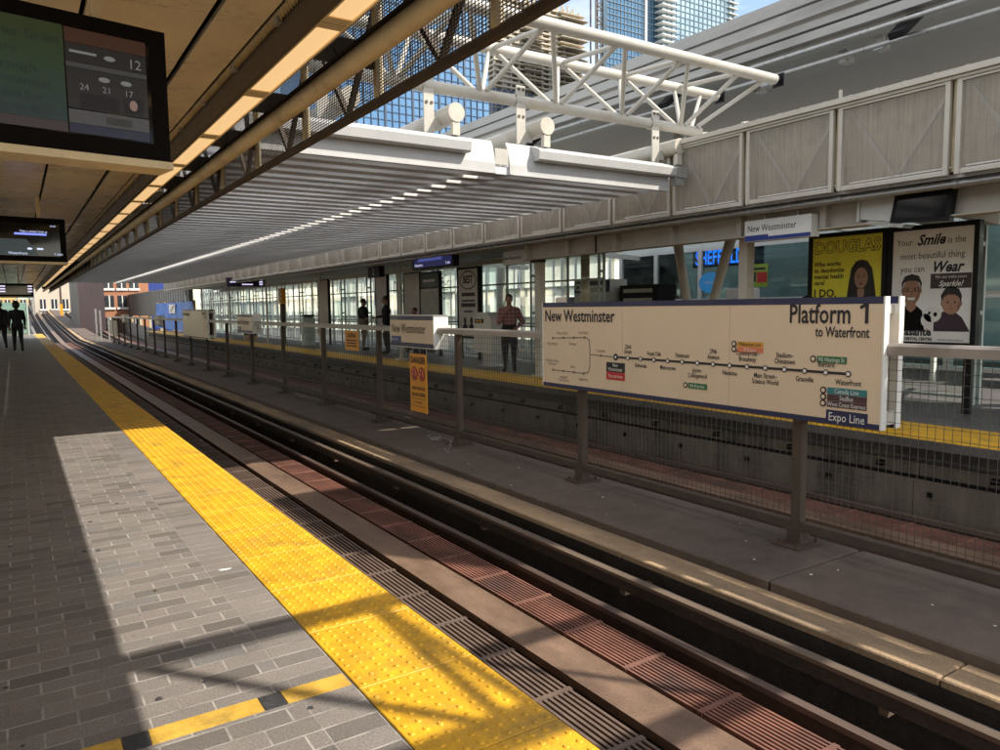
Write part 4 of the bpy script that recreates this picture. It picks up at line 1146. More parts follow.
mb = MB(); mb.prism([(.20, .20), (.20, .57), (.27, .64), (.34, .58), (.42, .64), (.50, .57), (.55, .20)], FM, -.007, -.006); mb.build('man_shirt', M['black_matte'], t)
mb = MB(); mb.prism([(.28, .75), (.28, .60), (.345, .545), (.41, .60), (.41, .75)], FM, -.006, -.005); FM_oval(mb, .345, .83, .125, .175, -.005); mb.build('man_face', SK1, t)
mb = MB(); mb.prism([(.215, .86), (.205, .96), (.25, 1.05), (.345, 1.08), (.44, 1.05), (.485, .95), (.475, .86), (.455, .95), (.40, .985), (.29, .985), (.235, .95)], FM, -.0042, -.0035)
for s_ in (-1, 1):
    FM.rect(mb, .345 + s_*.055 - .045, .345 + s_*.055 + .045, .835, .843, -.004, -.003); FM.rect(mb, .345 + s_*.055 - .045, .345 + s_*.055 + .045, .882, .890, -.004, -.003); FM.rect(mb, .345 + s_*.1 - .006, .345 + s_*.1 + .006, .835, .89, -.004, -.003); FM.disc(mb, .345 + s_*.052, .862, .014, -.004, -.003)
mb.build('man_hair_and_glasses', M['hair'], t)
mb = MB(); mb.prism([(.285, .755), (.405, .755), (.39, .72), (.345, .705), (.30, .72)], FM, -.004, -.003); mb.build('man_smile', M['sign_white'], t)
SKD = mat('printed_skin_deep', (.24, .115, .075), .55, var=.1)
mb = MB(); FM.line(mb, .345, .86, .352, .795, .012, -.004, -.0032); FM.line(mb, .325, .792, .368, .792, .012, -.004, -.0032); FM.line(mb, .275, .765, .292, .70, .008, -.004, -.0032); FM.line(mb, .415, .765, .398, .70, .008, -.004, -.0032)
FM.line(mb, .28, .762, .41, .762, .009, -.003, -.0024); FM.line(mb, .30, .712, .39, .712, .010, -.003, -.0024)
for u in (.222, .468): FM.disc(mb, u, .845, .018, -.006, -.0052, ry=.038)
mb.prism([(.41, .70), (.455, .78), (.468, .86), (.44, .84), (.42, .77), (.375, .67)], FM, -.0041, -.0034)
FM.line(mb, .87, .655, .875, .625, .010, -.0034, -.0026); FM.line(mb, .845, .60, .915, .60, .010, -.0034, -.0026); mb.prism([(.95, .56), (.985, .62), (1.0, .70), (.975, .68), (.955, .62)], FM, -.0034, -.0026)
for u in (.76, 1.0): FM.disc(mb, u, .665, .016, -.0056, -.0046, ry=.032)
mb.build('face_shading', SKD, t)
mb = MB(); mb.prism([(.66, .22), (.66, .45), (.78, .56), (.92, .56), (1.02, .48), (1.12, .30), (1.13, .20)], FM, -.0055, -.0045); mb.build('boy_shirt', mat('boy_shirt', (.05, .028, .04), .7), t)
mb = MB(); FM_oval(mb, .88, .67, .125, .15, -.0045); mb.prism([(.56, .34), (.62, .28), (.95, .25), (1.10, .30), (1.12, .22), (.95, .17), (.60, .21)], FM, -.0040, -.003); mb.build('boy_face', SK2, t)
mb = MB(); mb.prism([(.755, .68), (.745, .78), (.80, .87), (.88, .89), (.97, .86), (1.01, .77), (1.0, .68), (.975, .75), (.92, .785), (.83, .785), (.78, .75)], FM, -.0030, -.002)
for s_ in (-1, 1): FM.disc(mb, .88 + s_*.045, .685, .013, -.003, -.002)
mb.build('boy_hair', M['hair'], t)
mb = MB(); FM_oval(mb, .64, .52, .12, .11, -.0040); FM_oval(mb, .56, .44, .07, .09, -.0040); mb.build('plush_toy', M['sign_white'], t)
mb = MB(); FM_oval(mb, .60, .54, .018, .018, -.0030); FM_oval(mb, .68, .52, .025, .03, -.0030); FM_oval(mb, .585, .49, .022, .014, -.003); mb.build('toy_eyes', M['black_matte'], t)
mb = MB(); F.rect(mb, .10, 1.13, .072, .215, -.003, -.002); o = mb.build('name_strip', M['sign_white'], t)
k = MB(); F.text(k, 'asante', .15, .27, .155, -.001, sx=.95, weight=.006); F.text(k, 'DENTAL CENTRE', .054, .27, .087, -.001, sx=.9, weight=.003); F.text(k, 'mybeautifulsmile.ca', .05, .72, .087, -.001, sx=.85)
F.disc(k, .20, .17, .055, -.002, -.001); k.build('lettering', M['ink'], o)
k = MB(); F.disc(k, .207, .175, .035, -.001, 0); k.build('logo_centre', M['sign_white'], o)
# tall grey poster
t, F = poster_frame('poster', 11.0, 19.15, 1.22, .60, 2.06, 'tall grey poster with BEST in an oval and two small figures', 'framed posters on the far platform')
W, H = 1.22, 2.06
mb = MB(); F.rect(mb, .066, W - .066, .066, H - .066, -.019, -.008); mb.build('paper', mat('poster_grey', (.62, .60, .58), .5, var=.1), t)
k = MB(); F.disc(k, W/2, H - .38, .46, -.008, -.006, 0, 30, ry=.27); k2 = MB(); F.disc(k2, W/2, H - .38, .42, -.006, -.004, 0, 30, ry=.235)
F.text(k, 'BEST', .30, W/2, H - .46, -.003, align='CENTER', sx=.85, weight=.012)
for i, (wd, hh) in enumerate(((.74, .10), (.74, .05), (.80, .11), (.5, .05))): F.rect(k, (W - wd)/2, (W + wd)/2, H - .84 - .155*i, H - .84 - .155*i + hh, -.008, -.006)
for u in (.42, .78):
    F.disc(k, u, .52, .075, -.007, -.005, ry=.10); k.prism([(u - .17, .10), (u - .13, .36), (u - .04, .43), (u + .04, .43), (u + .13, .36), (u + .17, .10)], F, -.008, -.006)
k.build('lettering', M['ink'], t); k2.build('oval_centre', mat('poster_grey_pale', (.68, .66, .64), .5, var=.08), t)
for (yl, W_, z0, H_, pm, lab) in ((23.0, 1.25, .65, 2.02, (.60, .575, .55), 'faded grey poster panel between two standing people'), (25.35, 1.05, .7, 2.0, (.62, .57, .61), 'pale mauve poster panel behind the stout person'), (31.5, 1.3, .8, 1.95, (.50, .42, .35), 'brownish poster panel farthest along the glass wall')):
    t, F = poster_frame('poster', 11.1, yl, W_, z0, H_, lab, 'framed posters on the far platform', .04)
    mb = MB(); F.rect(mb, .041, W_ - .041, .041, H_ - .041, -.019, -.006); mb.build('paper', mat('faded_paper', pm, .5, var=.3, scale=1.1), t)
t, F = poster_frame('notice_board', 11.0, 21.6, 1.35, .55, 2.08, 'green topped notice board with a pale map beside the tall grey poster', None, .05); t['category'] = 'notice board'
mb = MB(); F.rect(mb, .051, 1.299, .051, 1.55, -.019, -.008); mb.build('map_paper', mat('map_paper', (.42, .44, .40), .5, var=.35, scale=5), t)
mb = MB(); F.rect(mb, .051, 1.299, 1.60, 2.029, -.019, -.006); mb.build('header', mat('board_green', (.03, .055, .045), .4), t)
mb = MB(); F.line(mb, .2, 1.5, 1.1, 1.5, .03, -.007, -.005); F.line(mb, .25, 1.8, 1.05, 1.8, .08, -.005, -.003); mb.build('marks', M['cabinet'], t)

# white cabinet by the man
t = thing('ticket_machine', 'white metal cabinet with sloping top beside the man in plaid', 'cabinet', None, (10.15, 16.0, 0))
mb = MB().prism([(-.42, .35), (.42, .35), (.42, 1.22), (.22, 1.37), (-.22, 1.37), (-.42, 1.22)], lambda u, v, d: (d, u, v), -.25, .25); mb.build('body', M['cabinet'], t)
mb = MB().box(-.12, .12, -.18, .18, 0, .35); mb.box(-.22, .22, -.3, .3, 0, .03); mb.build('pedestal', M['galv'], t)
mb = MB().box(-.262, -.25, -.06, .34, 1.10, 1.20); mb.build('label_strip', M['black'], t)
mb = MB().box(-.266, -.262, .02, .10, 1.12, 1.18); mb.box(-.266, -.262, .15, .28, 1.13, 1.17); mb.build('label_marks', M['amber'], t)

# hanging signs and screens of the far platform
def hang(name, X, yl, W, z0, H, label, cat, dep=.18):
    t = thing(name, label, cat, None, (X, yl, z0)); F = Face((0, 0, 0))
    mb = MB(); mb.tube((dep/2, -W*.25, H), (dep/2, -W*.25, 3.0 - z0), .02, 8); mb.tube((dep/2, -W*.75, H), (dep/2, -W*.75, 3.0 - z0), .02, 8); mb.build('hanger', M['galv'], t)
    return t, F
t, F = hang('name_sign', 8.9, 7.15, 1.07, 2.385, .295, 'hanging white New Westminster name sign at the end of the girder', 'sign')
mb = MB(); F.rect(mb, 0, 1.07, 0, .295, -.18, 0); mb.build('box', M['sign_white'], t)
mb = MB(); F.rect(mb, .004, 1.066, .004, .055, -.001, .003); F.rect(mb, .004, .40, .055, .085, -.001, .003); mb.build('band', M['blue'], t)
mb = MB(); F.text(mb, 'New Westminster', .135, .05, .135, sx=.78); mb.build('lettering', M['ink'], t)
t, F = hang('name_sign', 9.25, 14.02, 1.34, 2.43, .29, 'hanging grey New Westminster name sign in shade above the man', 'sign')
mb = MB(); F.rect(mb, 0, 1.05, 0, .29, -.18, 0); mb.build('box', M['cabinet'], t); mb = MB(); F.rect(mb, 1.051, 1.34, 0, .30, -.19, .005); mb.build('dark_end', M['black'], t)
mb = MB(); F.text(mb, 'New Westminster', .125, .04, .10, sx=.72); mb.build('lettering', M['ink'], t)
t, F = hang('number_sign', 9.3, 21.75, .85, 2.45, .33, 'small black hanging sign with a white figure 2', 'sign')
mb = MB(); F.rect(mb, 0, .85, 0, .33, -.18, 0); mb.build('box', M['black'], t); mb = MB(); F.text(mb, '2', .28, .42, .07, align='CENTER'); mb.build('lettering', M['sign_white'], t)
t, F = hang('information_screen', 9.3, 18.65, 2.3, 2.54, .46, 'wide blue lit screen hanging over the far platform', 'screen')
mb = MB(); F.rect(mb, 0, 2.3, 0, .46, -.16, 0); mb.build('case', M['black'], t)
mb = MB(); F.rect(mb, .1, 2.2, .05, .42, 0, .003); s = mb.build('display', emit('far_screen_blue', (.012, .014, .06), .5, (.01, .01, .01)), t)
mb = MB(); F.rect(mb, .35, 1.7, .20, .42, .003, .005); mb.build('picture', emit('far_screen_picture', (.06, .075, .26), .5, (.01, .01, .01)), s)
mb = MB(); F.text(mb, 'Waterfront', .10, .15, .075, .006); F.text(mb, '2 min', .10, 1.9, .075, .006); mb.build('lettering', emit('far_screen_text', (.5, .5, .7), .8), s)
t = thing('information_screen', 'dark screen with a white casing under the far mesh panels', 'screen', None, (9.0, 5.35, 2.42))
F = Face((0, 0, 0))
mb = MB(); mb.prism([(.27, .04), (.96, .0), (1.0, .40), (.33, .40)], F, -.10, 0); mb.build('case', M['black'], t)
mb = MB(); mb.prism([(.33, .085), (.91, .05), (.94, .36), (.375, .36)], F, 0, .004); mb.build('display', M['screen_dark'], t)
mb = MB(); mb.prism([(-.12, .12), (.265, .06), (.325, .42), (-.12, .42)], F, -.30, -.02); F.rect(mb, -.16, -.125, .10, .43, -.3, 0); mb.build('casing', M['cabinet'], t)
mb = MB(); mb.prism([(-.1, .06), (.40, -.03), (.44, .01), (.0, .10)], F, -.25, -.03); mb.build('arm', M['galv'], t)
t = thing('departure_board', 'long dark purple departure board hanging far along the far platform', 'sign', None, (8.35, 36, 2.6))
F = Face((0, 0, 0), (1, 0, 0))
mb = MB(); F.rect(mb, 0, 1.75, 0, .42, -.2, 0); mb.tube((.4, .1, .42), (.4, .1, .42 + .35), .02, 6); mb.tube((1.3, .1, .42), (1.3, .1, .77), .02, 6); mb.build('case', mat('purple_case', (.02, .014, .04), .4), t)
mb = MB()
for i, (a, b) in enumerate(((.35, 1.3), (.15, .6), (.7, 1.2))): F.rect(mb, a, b, .30 - .11*i, .35 - .11*i, 0, .004)
for i in range(3): F.rect(mb, 1.5, 1.66, .30 - .11*i, .36 - .11*i, 0, .004)
mb.build('lit_rows', emit('board_rows', (.45, .42, .6), .9), t)
t = thing('warning_marker', 'black and yellow striped marker on a post far along the far platform', 'marker', None, (10.0, 33.0, 0))
mb = MB().box(-.08, .08, -.12, .12, 0, 2.0); mb.build('post', M['rail_rust'], t)
mb = MB().box(-.10, .10, -.22, .22, 1.75, 2.45); p = mb.build('plate', M['orange'], t)
mb = MB()
for i in range(3): mb.bar((-.103, -.2, 1.85 + .2*i), (-.103, .2, 2.02 + .2*i), .008, .09)
mb.build('stripes', M['black'], p)
for (X, y, w_, h_, m, lab) in ((10.3, 30.5, .5, 1.2, 'green_steel', 'rounded green litter bin by the glass wall'), (9.9, 38.2, .6, .55, 'wood', 'small brown box standing on the far platform')):
    t = thing('litter_bin' if m != 'wood' else 'crate', lab, 'bin' if m != 'wood' else 'box', None, (X, y, 0))
    mb = MB().bev(-w_/2, w_/2, -w_/2, w_/2, 0, h_, .1); mb.build('body', M[m], t)
    mb = MB().bev(-w_/2 + .02, w_/2 - .02, -w_/2 + .02, w_/2 - .02, h_ + .001, h_ + .08, .03); mb.build('lid', M['black'], t)

# ------------------------------------------------------------------ concourse behind the far platform
mb = MB().box(24, 60, -20, 130, -.4, -.02); struct(mb, 'concourse_floor', M['conc'], 'pale concourse floor behind the far platform')
sh = thing('shop_front', 'glazed white framed shop front with bright blue lettering', 'shop')
XS = 17.0
mb = MB().box(XS + .1, XS + .4, 2, 18.7, 3.15, 4.2); mb.box(XS + 3, XS + 3.2, 2, 18.7, 0, 4.2)
mb.build('wall', M['white_clad'], sh)
mb = MB()
for y in (5.5, 8.2, 10.8, 13.4, 15.2, 17.0, 18.6): mb.box(XS - .06, XS + .1, y - .07, y + .07, 0, 3.15)
for z in (.05, 1.62, 3.1): mb.box(XS - .05, XS + .09, 5.5, 18.6, z - .05, z + .05)
mb.build('frame', M['sign_white'], sh)
mb = MB().box(XS, XS + .012, 5.5, 18.6, .1, 3.05); mb.build('glazing', M['pane_b'], sh)
F = Face((XS + .06, 15.45, 2.62))
mb = MB(); F.rect(mb, -.1, 2.4, -.05, .52, 0, .03); f = mb.build('fascia', M['navy'], sh)
mb = MB(); F.text(mb, 'SHEFFIELD', .56, .0, .04, .035, sx=.68, weight=.008); mb.build('lettering', emit('blue_letters', (.02, .20, 1.0), 1.3), f)
mb = MB(); F = Face((XS - .02, 15.4, 0)); F.disc(mb, .62, 2.12, .42, .04, .06, n=28, ry=.30); r = mb.build('round_sticker', emit('glowing_blue_disc', (.01, .07, .16), .7), sh)  # sticker given a glow of its own though it is no lamp
mb = MB(); F.text(mb, 'SHEFFIELD', .11, .62, 2.09, .063, align='CENTER', sx=.8); mb.build('lettering', M['sign_white'], r)
t = thing('poster', 'green and red poster on the shop glass right of the blue letters', 'poster', None, (XS - .07, 13.45, 1.95)); F = Face((0, 0, 0))
mb = MB(); F.rect(mb, 0, .62, 0, .62, -.01, 0); mb.build('paper', mat('lime_paper', (.30, .42, .04), .5), t)
mb = MB(); F.rect(mb, .28, .6, .12, .4, 0, .003); mb.build('red_patch', M['red'], t); mb = MB(); F.rect(mb, .05, .55, .46, .52, 0, .003); F.rect(mb, .05, .25, .15, .4, 0, .003); mb.build('marks', M['ink'], t)
for (ya, yb, lab) in ((10.66, 11.47, 'pale tapered column leaning left in front of the concourse shop'), (10.86, 9.6, 'pale tapered column leaning right across the blue letters')):
    t = thing('leaning_column', lab, 'column', 'leaning columns of the concourse')
    mb = MB().tube((11.9, ya, 0), (11.9, yb, 3.6), .075, 16, .11); mb.build('shaft', M['cream_steel'], t)
    mb = MB().tube((11.9, ya, 0), (11.9, ya, .05), .09, 16); mb.build('base', M['galv'], t)
t = thing('column', 'plain grey brown column left of the ticket machines', 'column'); mb = MB().tube((11.9, 14.35, 0), (11.9, 14.35, 3.4), .11, 16); mb.build('shaft', M['tan_steel'], t); mb = MB().tube((11.9, 14.35, 0), (11.9, 14.35, .06), .2, 16); mb.build('base', M['galv'], t)
for (X, y0, y1, h, m, lab, mark) in ((13.2, 14.9, 16.4, 2.2, 'cabinet', 'grey ticket machine with a dark header and round symbol', 0), (13.4, 13.35, 14.75, 2.02, 'black', 'black machine with two display slots beside the ticket machine', 1)):
    t = thing('ticket_machine', lab, 'machine', None, (X, y1, 0)); F = Face((0, 0, 0)); W = y1 - y0
    mb = MB(); F.rect(mb, 0, W, 0, h, -.6, 0); mb.build('body', M[m], t)
    if mark == 0:
        mb = MB(); F.rect(mb, .03, W - .03, h - .34, h - .03, 0, .02); p = mb.build('header', M['navy'], t); mb = MB(); F.disc(mb, .2, h - .19, .11, .02, .03); F.rect(mb, .5, W - .2, h - .22, h - .15, .02, .03); mb.build('symbol', M['sign_white'], p); mb = MB(); F.disc(mb, .2, h - .19, .06, .03, .035); mb.build('symbol_centre', M['navy'], p)
        mb = MB(); F.rect(mb, .1, .6, .9, 1.6, 0, .01); F.rect(mb, .75, W - .1, .9, 1.6, 0, .01); mb.build('panel', M['galv'], t)
    else:
        mb = MB(); F.rect(mb, .15, W - .2, h - .2, h - .1, 0, .01); F.rect(mb, .15, W - .2, h - .52, h - .34, 0, .01); mb.build('slot', M['cabinet'], t)
# counter, shelf and vending things inside the concourse
for (X, y, w_, d_, h, m, lab) in ((15.4, 12.6, .7, .5, 1.9, 'sign_white', 'white leaflet rack with dark shelves under the blue letters'), (15.5, 19.6, 1.4, .7, 1.8, 'navy', 'dark blue vending cabinet inside the concourse'), (14.6, 5.6, 1.0, .6, 1.1, 'cabinet', 'low white counter at the right edge of the concourse')):
    t = thing('rack' if 'rack' in lab else ('vending_machine' if 'vending' in lab else 'counter'), lab, 'furniture', None, (X, y, 0))
    mb = MB().bev(0, d_, -w_/2, w_/2, 0, h, .03); mb.build('body', M[m], t)
    mb = MB()
    for i in range(4): mb.box(-.02, 0, -w_/2 + .05, w_/2 - .05, h*.25 + i*h*.18, h*.25 + i*h*.18 + .05)
    mb.build('shelf', M['ink'], t)
ct = thing('concourse_frame', 'white steel frame with diagonal braces over the concourse', 'frame')
mb = MB()
for y in (6.2, 9.5, 17.8, 24, 31): mb.bar((12.2, y, 3.25), (17, y, 3.0), .10, .14)
for X in (12.4, 14.6): mb.bar((X, 4, 3.1), (X, 40, 3.1), .08, .12)
for y in (6.2, 9.5): mb.bar((12.6, y, 3.1), (14.4, y - 1.6, 2.2), .06, .06); mb.bar((12.6, y - 2.6, 3.1), (14.4, y - 1.0, 2.2), .06, .06)
for y in (6.6, 7.3, 8.1): mb.box(14.55, 14.65, y - .04, y + .04, 0, 3.1)
mb.bar((14.6, 5.5, 1.65), (14.6, 8.9, 1.65), .05, .06); mb.build('steelwork', M['sign_white'], ct)
# pale glazed buildings beyond the glass wall
gb = thing('glazed_building', 'pale green glazed screen building with upright white fins behind the far platform', 'building')
tl, n_, b_ = nodes('translucent_glass')
tcn = n_.nodes.new('ShaderNodeTexCoord').outputs['Object']
colr = ramp(n_, noise(n_, tcn, .35, 5, .7, (1, 2.2, .6)), [(.3, (.70, .86, .80)), (.5, (.92, .95, .84)), (.72, (.95, .86, .60))])
tr_ = n_.nodes.new('ShaderNodeBsdfTranslucent'); n_.links.new(colr, tr_.inputs[0])
mx = n_.nodes.new('ShaderNodeMixShader'); mx.inputs[0].default_value = .85
n_.links.new(colr, b_.inputs['Base Color']); b_.inputs['Roughness'].default_value = .2
n_.links.new(b_.outputs[0], mx.inputs[1]); n_.links.new(tr_.outputs[0], mx.inputs[2]); n_.links.new(mx.outputs[0], n_.nodes['Material Output'].inputs[0])
mb = MB(); mbf = MB(); mbg = MB(); y = 20.3; k = 0
while y < 98:
    mbf.box(19.3, 19.75, y - .05, y + .05, -1, 4.6)
    mbf.box(19.45, 19.6, y + .72, y + .80, -1, 4.5)
    for (z0, z1) in ((-.9, .95), (1.05, 2.25), (2.35, 3.5), (3.6, 4.5)):
        if random.random() < .97: mb.add([(19.5 + random.uniform(-.02, .02), y + .06, z0), (19.5, y + .71, z0), (19.5, y + .71, z1), (19.5, y + .06, z1)], [(0, 1, 2, 3)])
        if random.random() < .93: mb.add([(19.5, y + .81, z0), (19.5, y + 1.44, z0), (19.5, y + 1.44, z1), (19.5, y + .81, z1)], [(0, 1, 2, 3)])
    y += 1.5
for z in (1.0, 2.3, 3.55): mbg.box(19.4, 19.7, 20.3, 98, z - .04, z + .04)
mb.build('panes', tl, gb); mbf.build('fins', M['white_clad'], gb); mbg.build('floor_bands', M['green_steel'], gb)
t = thing('terrace', 'long pale terrace of buildings far behind the glass wall', 'building')
mb = MB().box(46, 58, 14, 130, -6, 9.5); mb.build('wall', M['white_clad'], t)
mb = MB(); y = 15.5
while y < 129:
    for z in (-.5, 3.0, 6.3): mb.box(45.94, 46.02, y, y + 1.5, z, z + 1.9)
    y += 2.7
mb.build('windows', M['pane_b'], t)
for (y, X, lab) in ((29.5, 15.2, 'leafy tree behind the glass near the two standing people'), (44, 15.5, 'tree with golden crown behind the far end of the glass')):
    t = thing('tree', lab, 'tree', None, (X, y, -.4))
    mb = MB().tube((0, 0, 0), (.05, .03, 2.2), .07, 8, .035)
    for i in range(9):
        a = random.uniform(0, 6.28); z = random.uniform(1.3, 2.2); mb.tube((.03, .02, z), (math.cos(a)*.8, math.sin(a)*.8, z + random.uniform(.3, 1.1)), .025, 5, .008)
    mb.build('trunk', M['bark'], t)
    mb = MB()
    for i in range(700):
        a = random.uniform(0, 6.28); rr = random.random() ** .6 * 1.25; z = random.gauss(3.0, .5)
        p = Vector((rr*math.cos(a), rr*math.sin(a), z)); q = Vector((random.gauss(0, 1), random.gauss(0, 1), random.gauss(0, 1))).normalized(); r_ = q.orthogonal().normalized(); s_ = random.uniform(.04, .085)
        mb.add([p - q*s_, p + r_*s_*.5, p + q*s_, p - r_*s_*.5], [(0, 1, 2, 3)])
    mb.build('crown', M['leaf'] if 'golden' not in lab else mat('golden_leaf', (.30, .20, .03), .6, var=.4), t, fix=False)

# ------------------------------------------------------------------ towers behind
def sc_(p, Y, s): return p
def office():
    t = thing('office_tower', 'blue mirrored glass office block behind the canopy', 'building'); Y = 300
    x0, x1, z1 = 112, 191, 150
    glassm, n_, b = nodes('mirror_glass')
    tc = n_.nodes.new('ShaderNodeTexCoord').outputs['Object']; br = n_.nodes.new('ShaderNodeTexNoise'); br.inputs['Scale'].default_value = .04; n_.links.new(tc, br.inputs['Vector'])
    n_.links.new(ramp(n_, br.outputs[0], [(.3, (.10, .21, .36)), (.7, (.17, .31, .47))]), b.inputs['Base Color']); b.inputs['Roughness'].default_value = .12; b.inputs['Metallic'].default_value = .35
    mb = MB().box(x0, x1, Y, Y + 60, -6, z1); mb.build('glass_face', glassm, t)
    mb = MB(); x = x0
    k = 0
    while x <= x1 + .1:
        wd = .4 if k % 4 == 0 else .10; mb.box(x - wd, x + wd, Y - .5, Y + .05, -6, z1); x += 3.3; k += 1
    z = 40
    while z < z1: mb.box(x0, x1, Y - .35, Y + .04, z - .1, z + .1); z += 3.5
    mb.build('mullion_grid', mat('mullion', (.06, .09, .14), .5), t)
office()
def conc_tower():
    t = thing('unfinished_tower', 'bare concrete tower under construction with open floors', 'building'); Y = 380
    x0, x1, z1 = 246, 312, 186
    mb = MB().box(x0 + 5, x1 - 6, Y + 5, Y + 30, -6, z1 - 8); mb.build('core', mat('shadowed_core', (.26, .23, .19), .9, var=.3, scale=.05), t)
    mb = MB(); z = 60; k = 0
    while z < z1:
        e = 3.5 if k % 2 == 0 else 2.0
        mb.box(x0, x1, Y, Y + 36, z, z + 1.0); mb.box(x1 - 18, x1 + e, Y - e, Y + 12, z - .02, z + .45); mb.box(x0 + 20, x0 + 34, Y - e, Y + 2, z - .03, z + .4)
        z += 3.0; k += 1
    mb.build('floor_slabs', mat('raw_concrete', (.62, .55, .44), .85, var=.15, scale=.1), t)
    mb = MB()
    for i in range(12):
        x = x0 + 1 + i * (x1 - x0 - 2) / 11
        mb.box(x - .6, x + .6, Y + .6, Y + 2.0, 55, z1)
        if i % 3 == 1: mb.box(x, x + 3.2, Y + 1, Y + 1.8, 55, z1 - 6)
    for i in range(14): x = x0 + 4 + i * 4.4; mb.box(x, x + random.uniform(.8, 2), Y + 2, Y + 3, z1, z1 + random.uniform(1.5, 4.5))
    z = 60
    while z < z1 - 6:
        for i in range(11):
            if random.random() < .34: x = x0 + 2 + i * (x1 - x0 - 4) / 11; mb.box(x, x + random.uniform(1.5, 5.4), Y + 1.2, Y + 1.6, z + 1.0, z + random.choice((2.0, 3.0)))
        z += 3.0
    mb.build('columns', mat('raw_concrete_wall', (.50, .45, .36), .85, var=.2, scale=.1), t)
    mb = MB(); mb.box(x1 - 24, x1 - 3, Y - .3, Y - .1, 55, 128); mb.build('glazing', mat('new_glazing', (.12, .25, .36), .2, var=.5, scale=.25), t)
    mb = MB().box(x0 - 6, x0 + 22, Y - 8, Y + 20, -6, 128); z = 60
    mb.build('lower_block', mat('blue_grey_face', (.07, .10, .15), .4, var=.4, scale=.15), t)
    mb = MB()
    while z < 128: mb.box(x0 - 6.2, x0 + 22.2, Y - 8.3, Y + 20, z, z + .6); z += 3.0
    x = x0 - 5
    while x < x0 + 22: mb.box(x, x + .9, Y - 8.2, Y - 7.9, 50, 128); x += 4.5
    mb.build('block_bands', mat('bands', (.30, .29, .27), .8), t)
conc_tower()
def glass_tower():
    t = thing('glass_tower', 'tall blue glass apartment tower with white balconies at its corner', 'building'); Y = 287; s = 1.913
    xa, xb, xc = 133.4*s, 151.5*s, 180.5*s
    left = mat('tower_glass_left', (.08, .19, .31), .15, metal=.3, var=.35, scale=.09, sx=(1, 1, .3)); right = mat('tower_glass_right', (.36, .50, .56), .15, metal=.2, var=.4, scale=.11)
    g = (Y + 50) / (Y + 4)
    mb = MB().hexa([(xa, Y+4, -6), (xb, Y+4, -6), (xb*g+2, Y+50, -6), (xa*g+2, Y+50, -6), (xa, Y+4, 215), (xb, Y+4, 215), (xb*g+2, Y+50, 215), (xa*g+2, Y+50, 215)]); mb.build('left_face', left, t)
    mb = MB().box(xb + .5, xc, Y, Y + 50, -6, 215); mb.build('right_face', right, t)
    mb = MB(); z = 80
    while z < 215:
        mb.box(xa, xb, Y + 3.6, Y + 4, z, z + .35); mb.box(xb + .5, xc, Y - .3, Y, z, z + .4); z += 3.0
    x = xa
    while x < xb: mb.box(x, x + .3, Y + 3.7, Y + 4, 60, 215); x += 2.4
    x = xb + 3
    while x < xc: mb.box(x, x + .4, Y - .35, Y, 60, 215); x += 3.4
    mb.build('mullions', mat('tower_mullion', (.16, .23, .29), .4), t)
    mb = MB(); z = 80
    while z < 215: mb.box(xb - 2.5, xb + 8, Y - 2.6, Y + 3, z, z + .5); mb.box(xc - 6, xc + 1.6, Y - 1.6, Y + 6, z, z + .35); z += 3.0
    mb.box(xb - 9, xb - 7.6, Y + 3.2, Y + 4, 60, 215)
    mb.build('balconies', M['sign_white'], t)
    mb = MB(); 
    for i in range(26): mb.box(xb + 10 + random.uniform(0, 34), xb + 11 + random.uniform(1, 36), 0, 0, 0, 0) if False else None
    h = thing('construction_hoist', 'thin dark lattice mast beside the blue glass tower', 'mast')
    mb = MB(); x0 = 130.7*s; x1 = 133.0*s
    for (x, y) in ((x0, Y + 6), (x1, Y + 6), (x0, Y + 10), (x1, Y + 10)): mb.box(x - .3, x + .3, y - .3, y + .3, 40, 215)
    z = 42; k = 0
    while z < 215:
        mb.bar((x0, Y + 6, z), (x1, Y + 6, z + 3.2) if k % 2 else (x1, Y + 6, z - 3.2), .35, .35); mb.box(x0, x1, Y + 5.8, Y + 6.2, z - .2, z + .2); z += 3.4; k += 1
    mb.build('lattice', mat('mast_steel', (.12, .10, .09), .6), h)
glass_tower()

# ------------------------------------------------------------------ buildings and fittings beyond the end of the platforms
def facade(name, lab, x0, x1, Y, z1, m, wins=(), depth=12, trim=None, z0=-6):
    t = thing(name, lab, 'building')
    mb = MB().box(x0, x1, Y, Y + depth, z0, z1); mb.build('wall', M[m], t)
    for (a, b, c, d) in wins:
        mb = MB().box(a, b, Y - .05, Y + .02, c, d); w_ = mb.build('window', M['win'], t)
        mb = MB().box(a - .1, b + .1, Y - .15, Y - .051, c - .22, c); mb.box((a+b)/2 - .05, (a+b)/2 + .05, Y - .09, Y - .051, c, d); mb.build('frame', M['sign_white'], w_)
    if trim:
        mb = MB().box(x0 - .2, x1 + .2, Y - .25, Y, z1 - .5, z1 - .1); mb.build('cornice', M[trim], t)
    return t
Wn = []
for zb in (-.3, 1.95, 3.9):
    for xa in (7.85, 9.05, 10.2): Wn.append((xa, xa + .85, zb, zb + 1.2))
facade('brick_building', 'orange brick building with dark windows beyond the far platform', 7.25, 12.0, 86, 12, 'brick', Wn, trim='beige')
facade('clad_building', 'dark ribbed clad building left of the orange brick one', 5.0, 7.1, 78, 12, 'dark_clad')
Wn = [(3.2 + i*1.4, 3.9 + i*1.4, 2.0, 3.4) for i in range(4)]
facade('rendered_building', 'long pale beige building at the far end beyond the rails', 2.3, 9, 125, 8.5, 'beige', Wn)
facade('blue_building', 'small blue walled block behind the grey cladding', 12.3, 16, 92, 12, 'blue')
Wn = [(-4.5 + i*1.1, -3.7 + i*1.1, 2.4, 3.7) for i in range(6)]
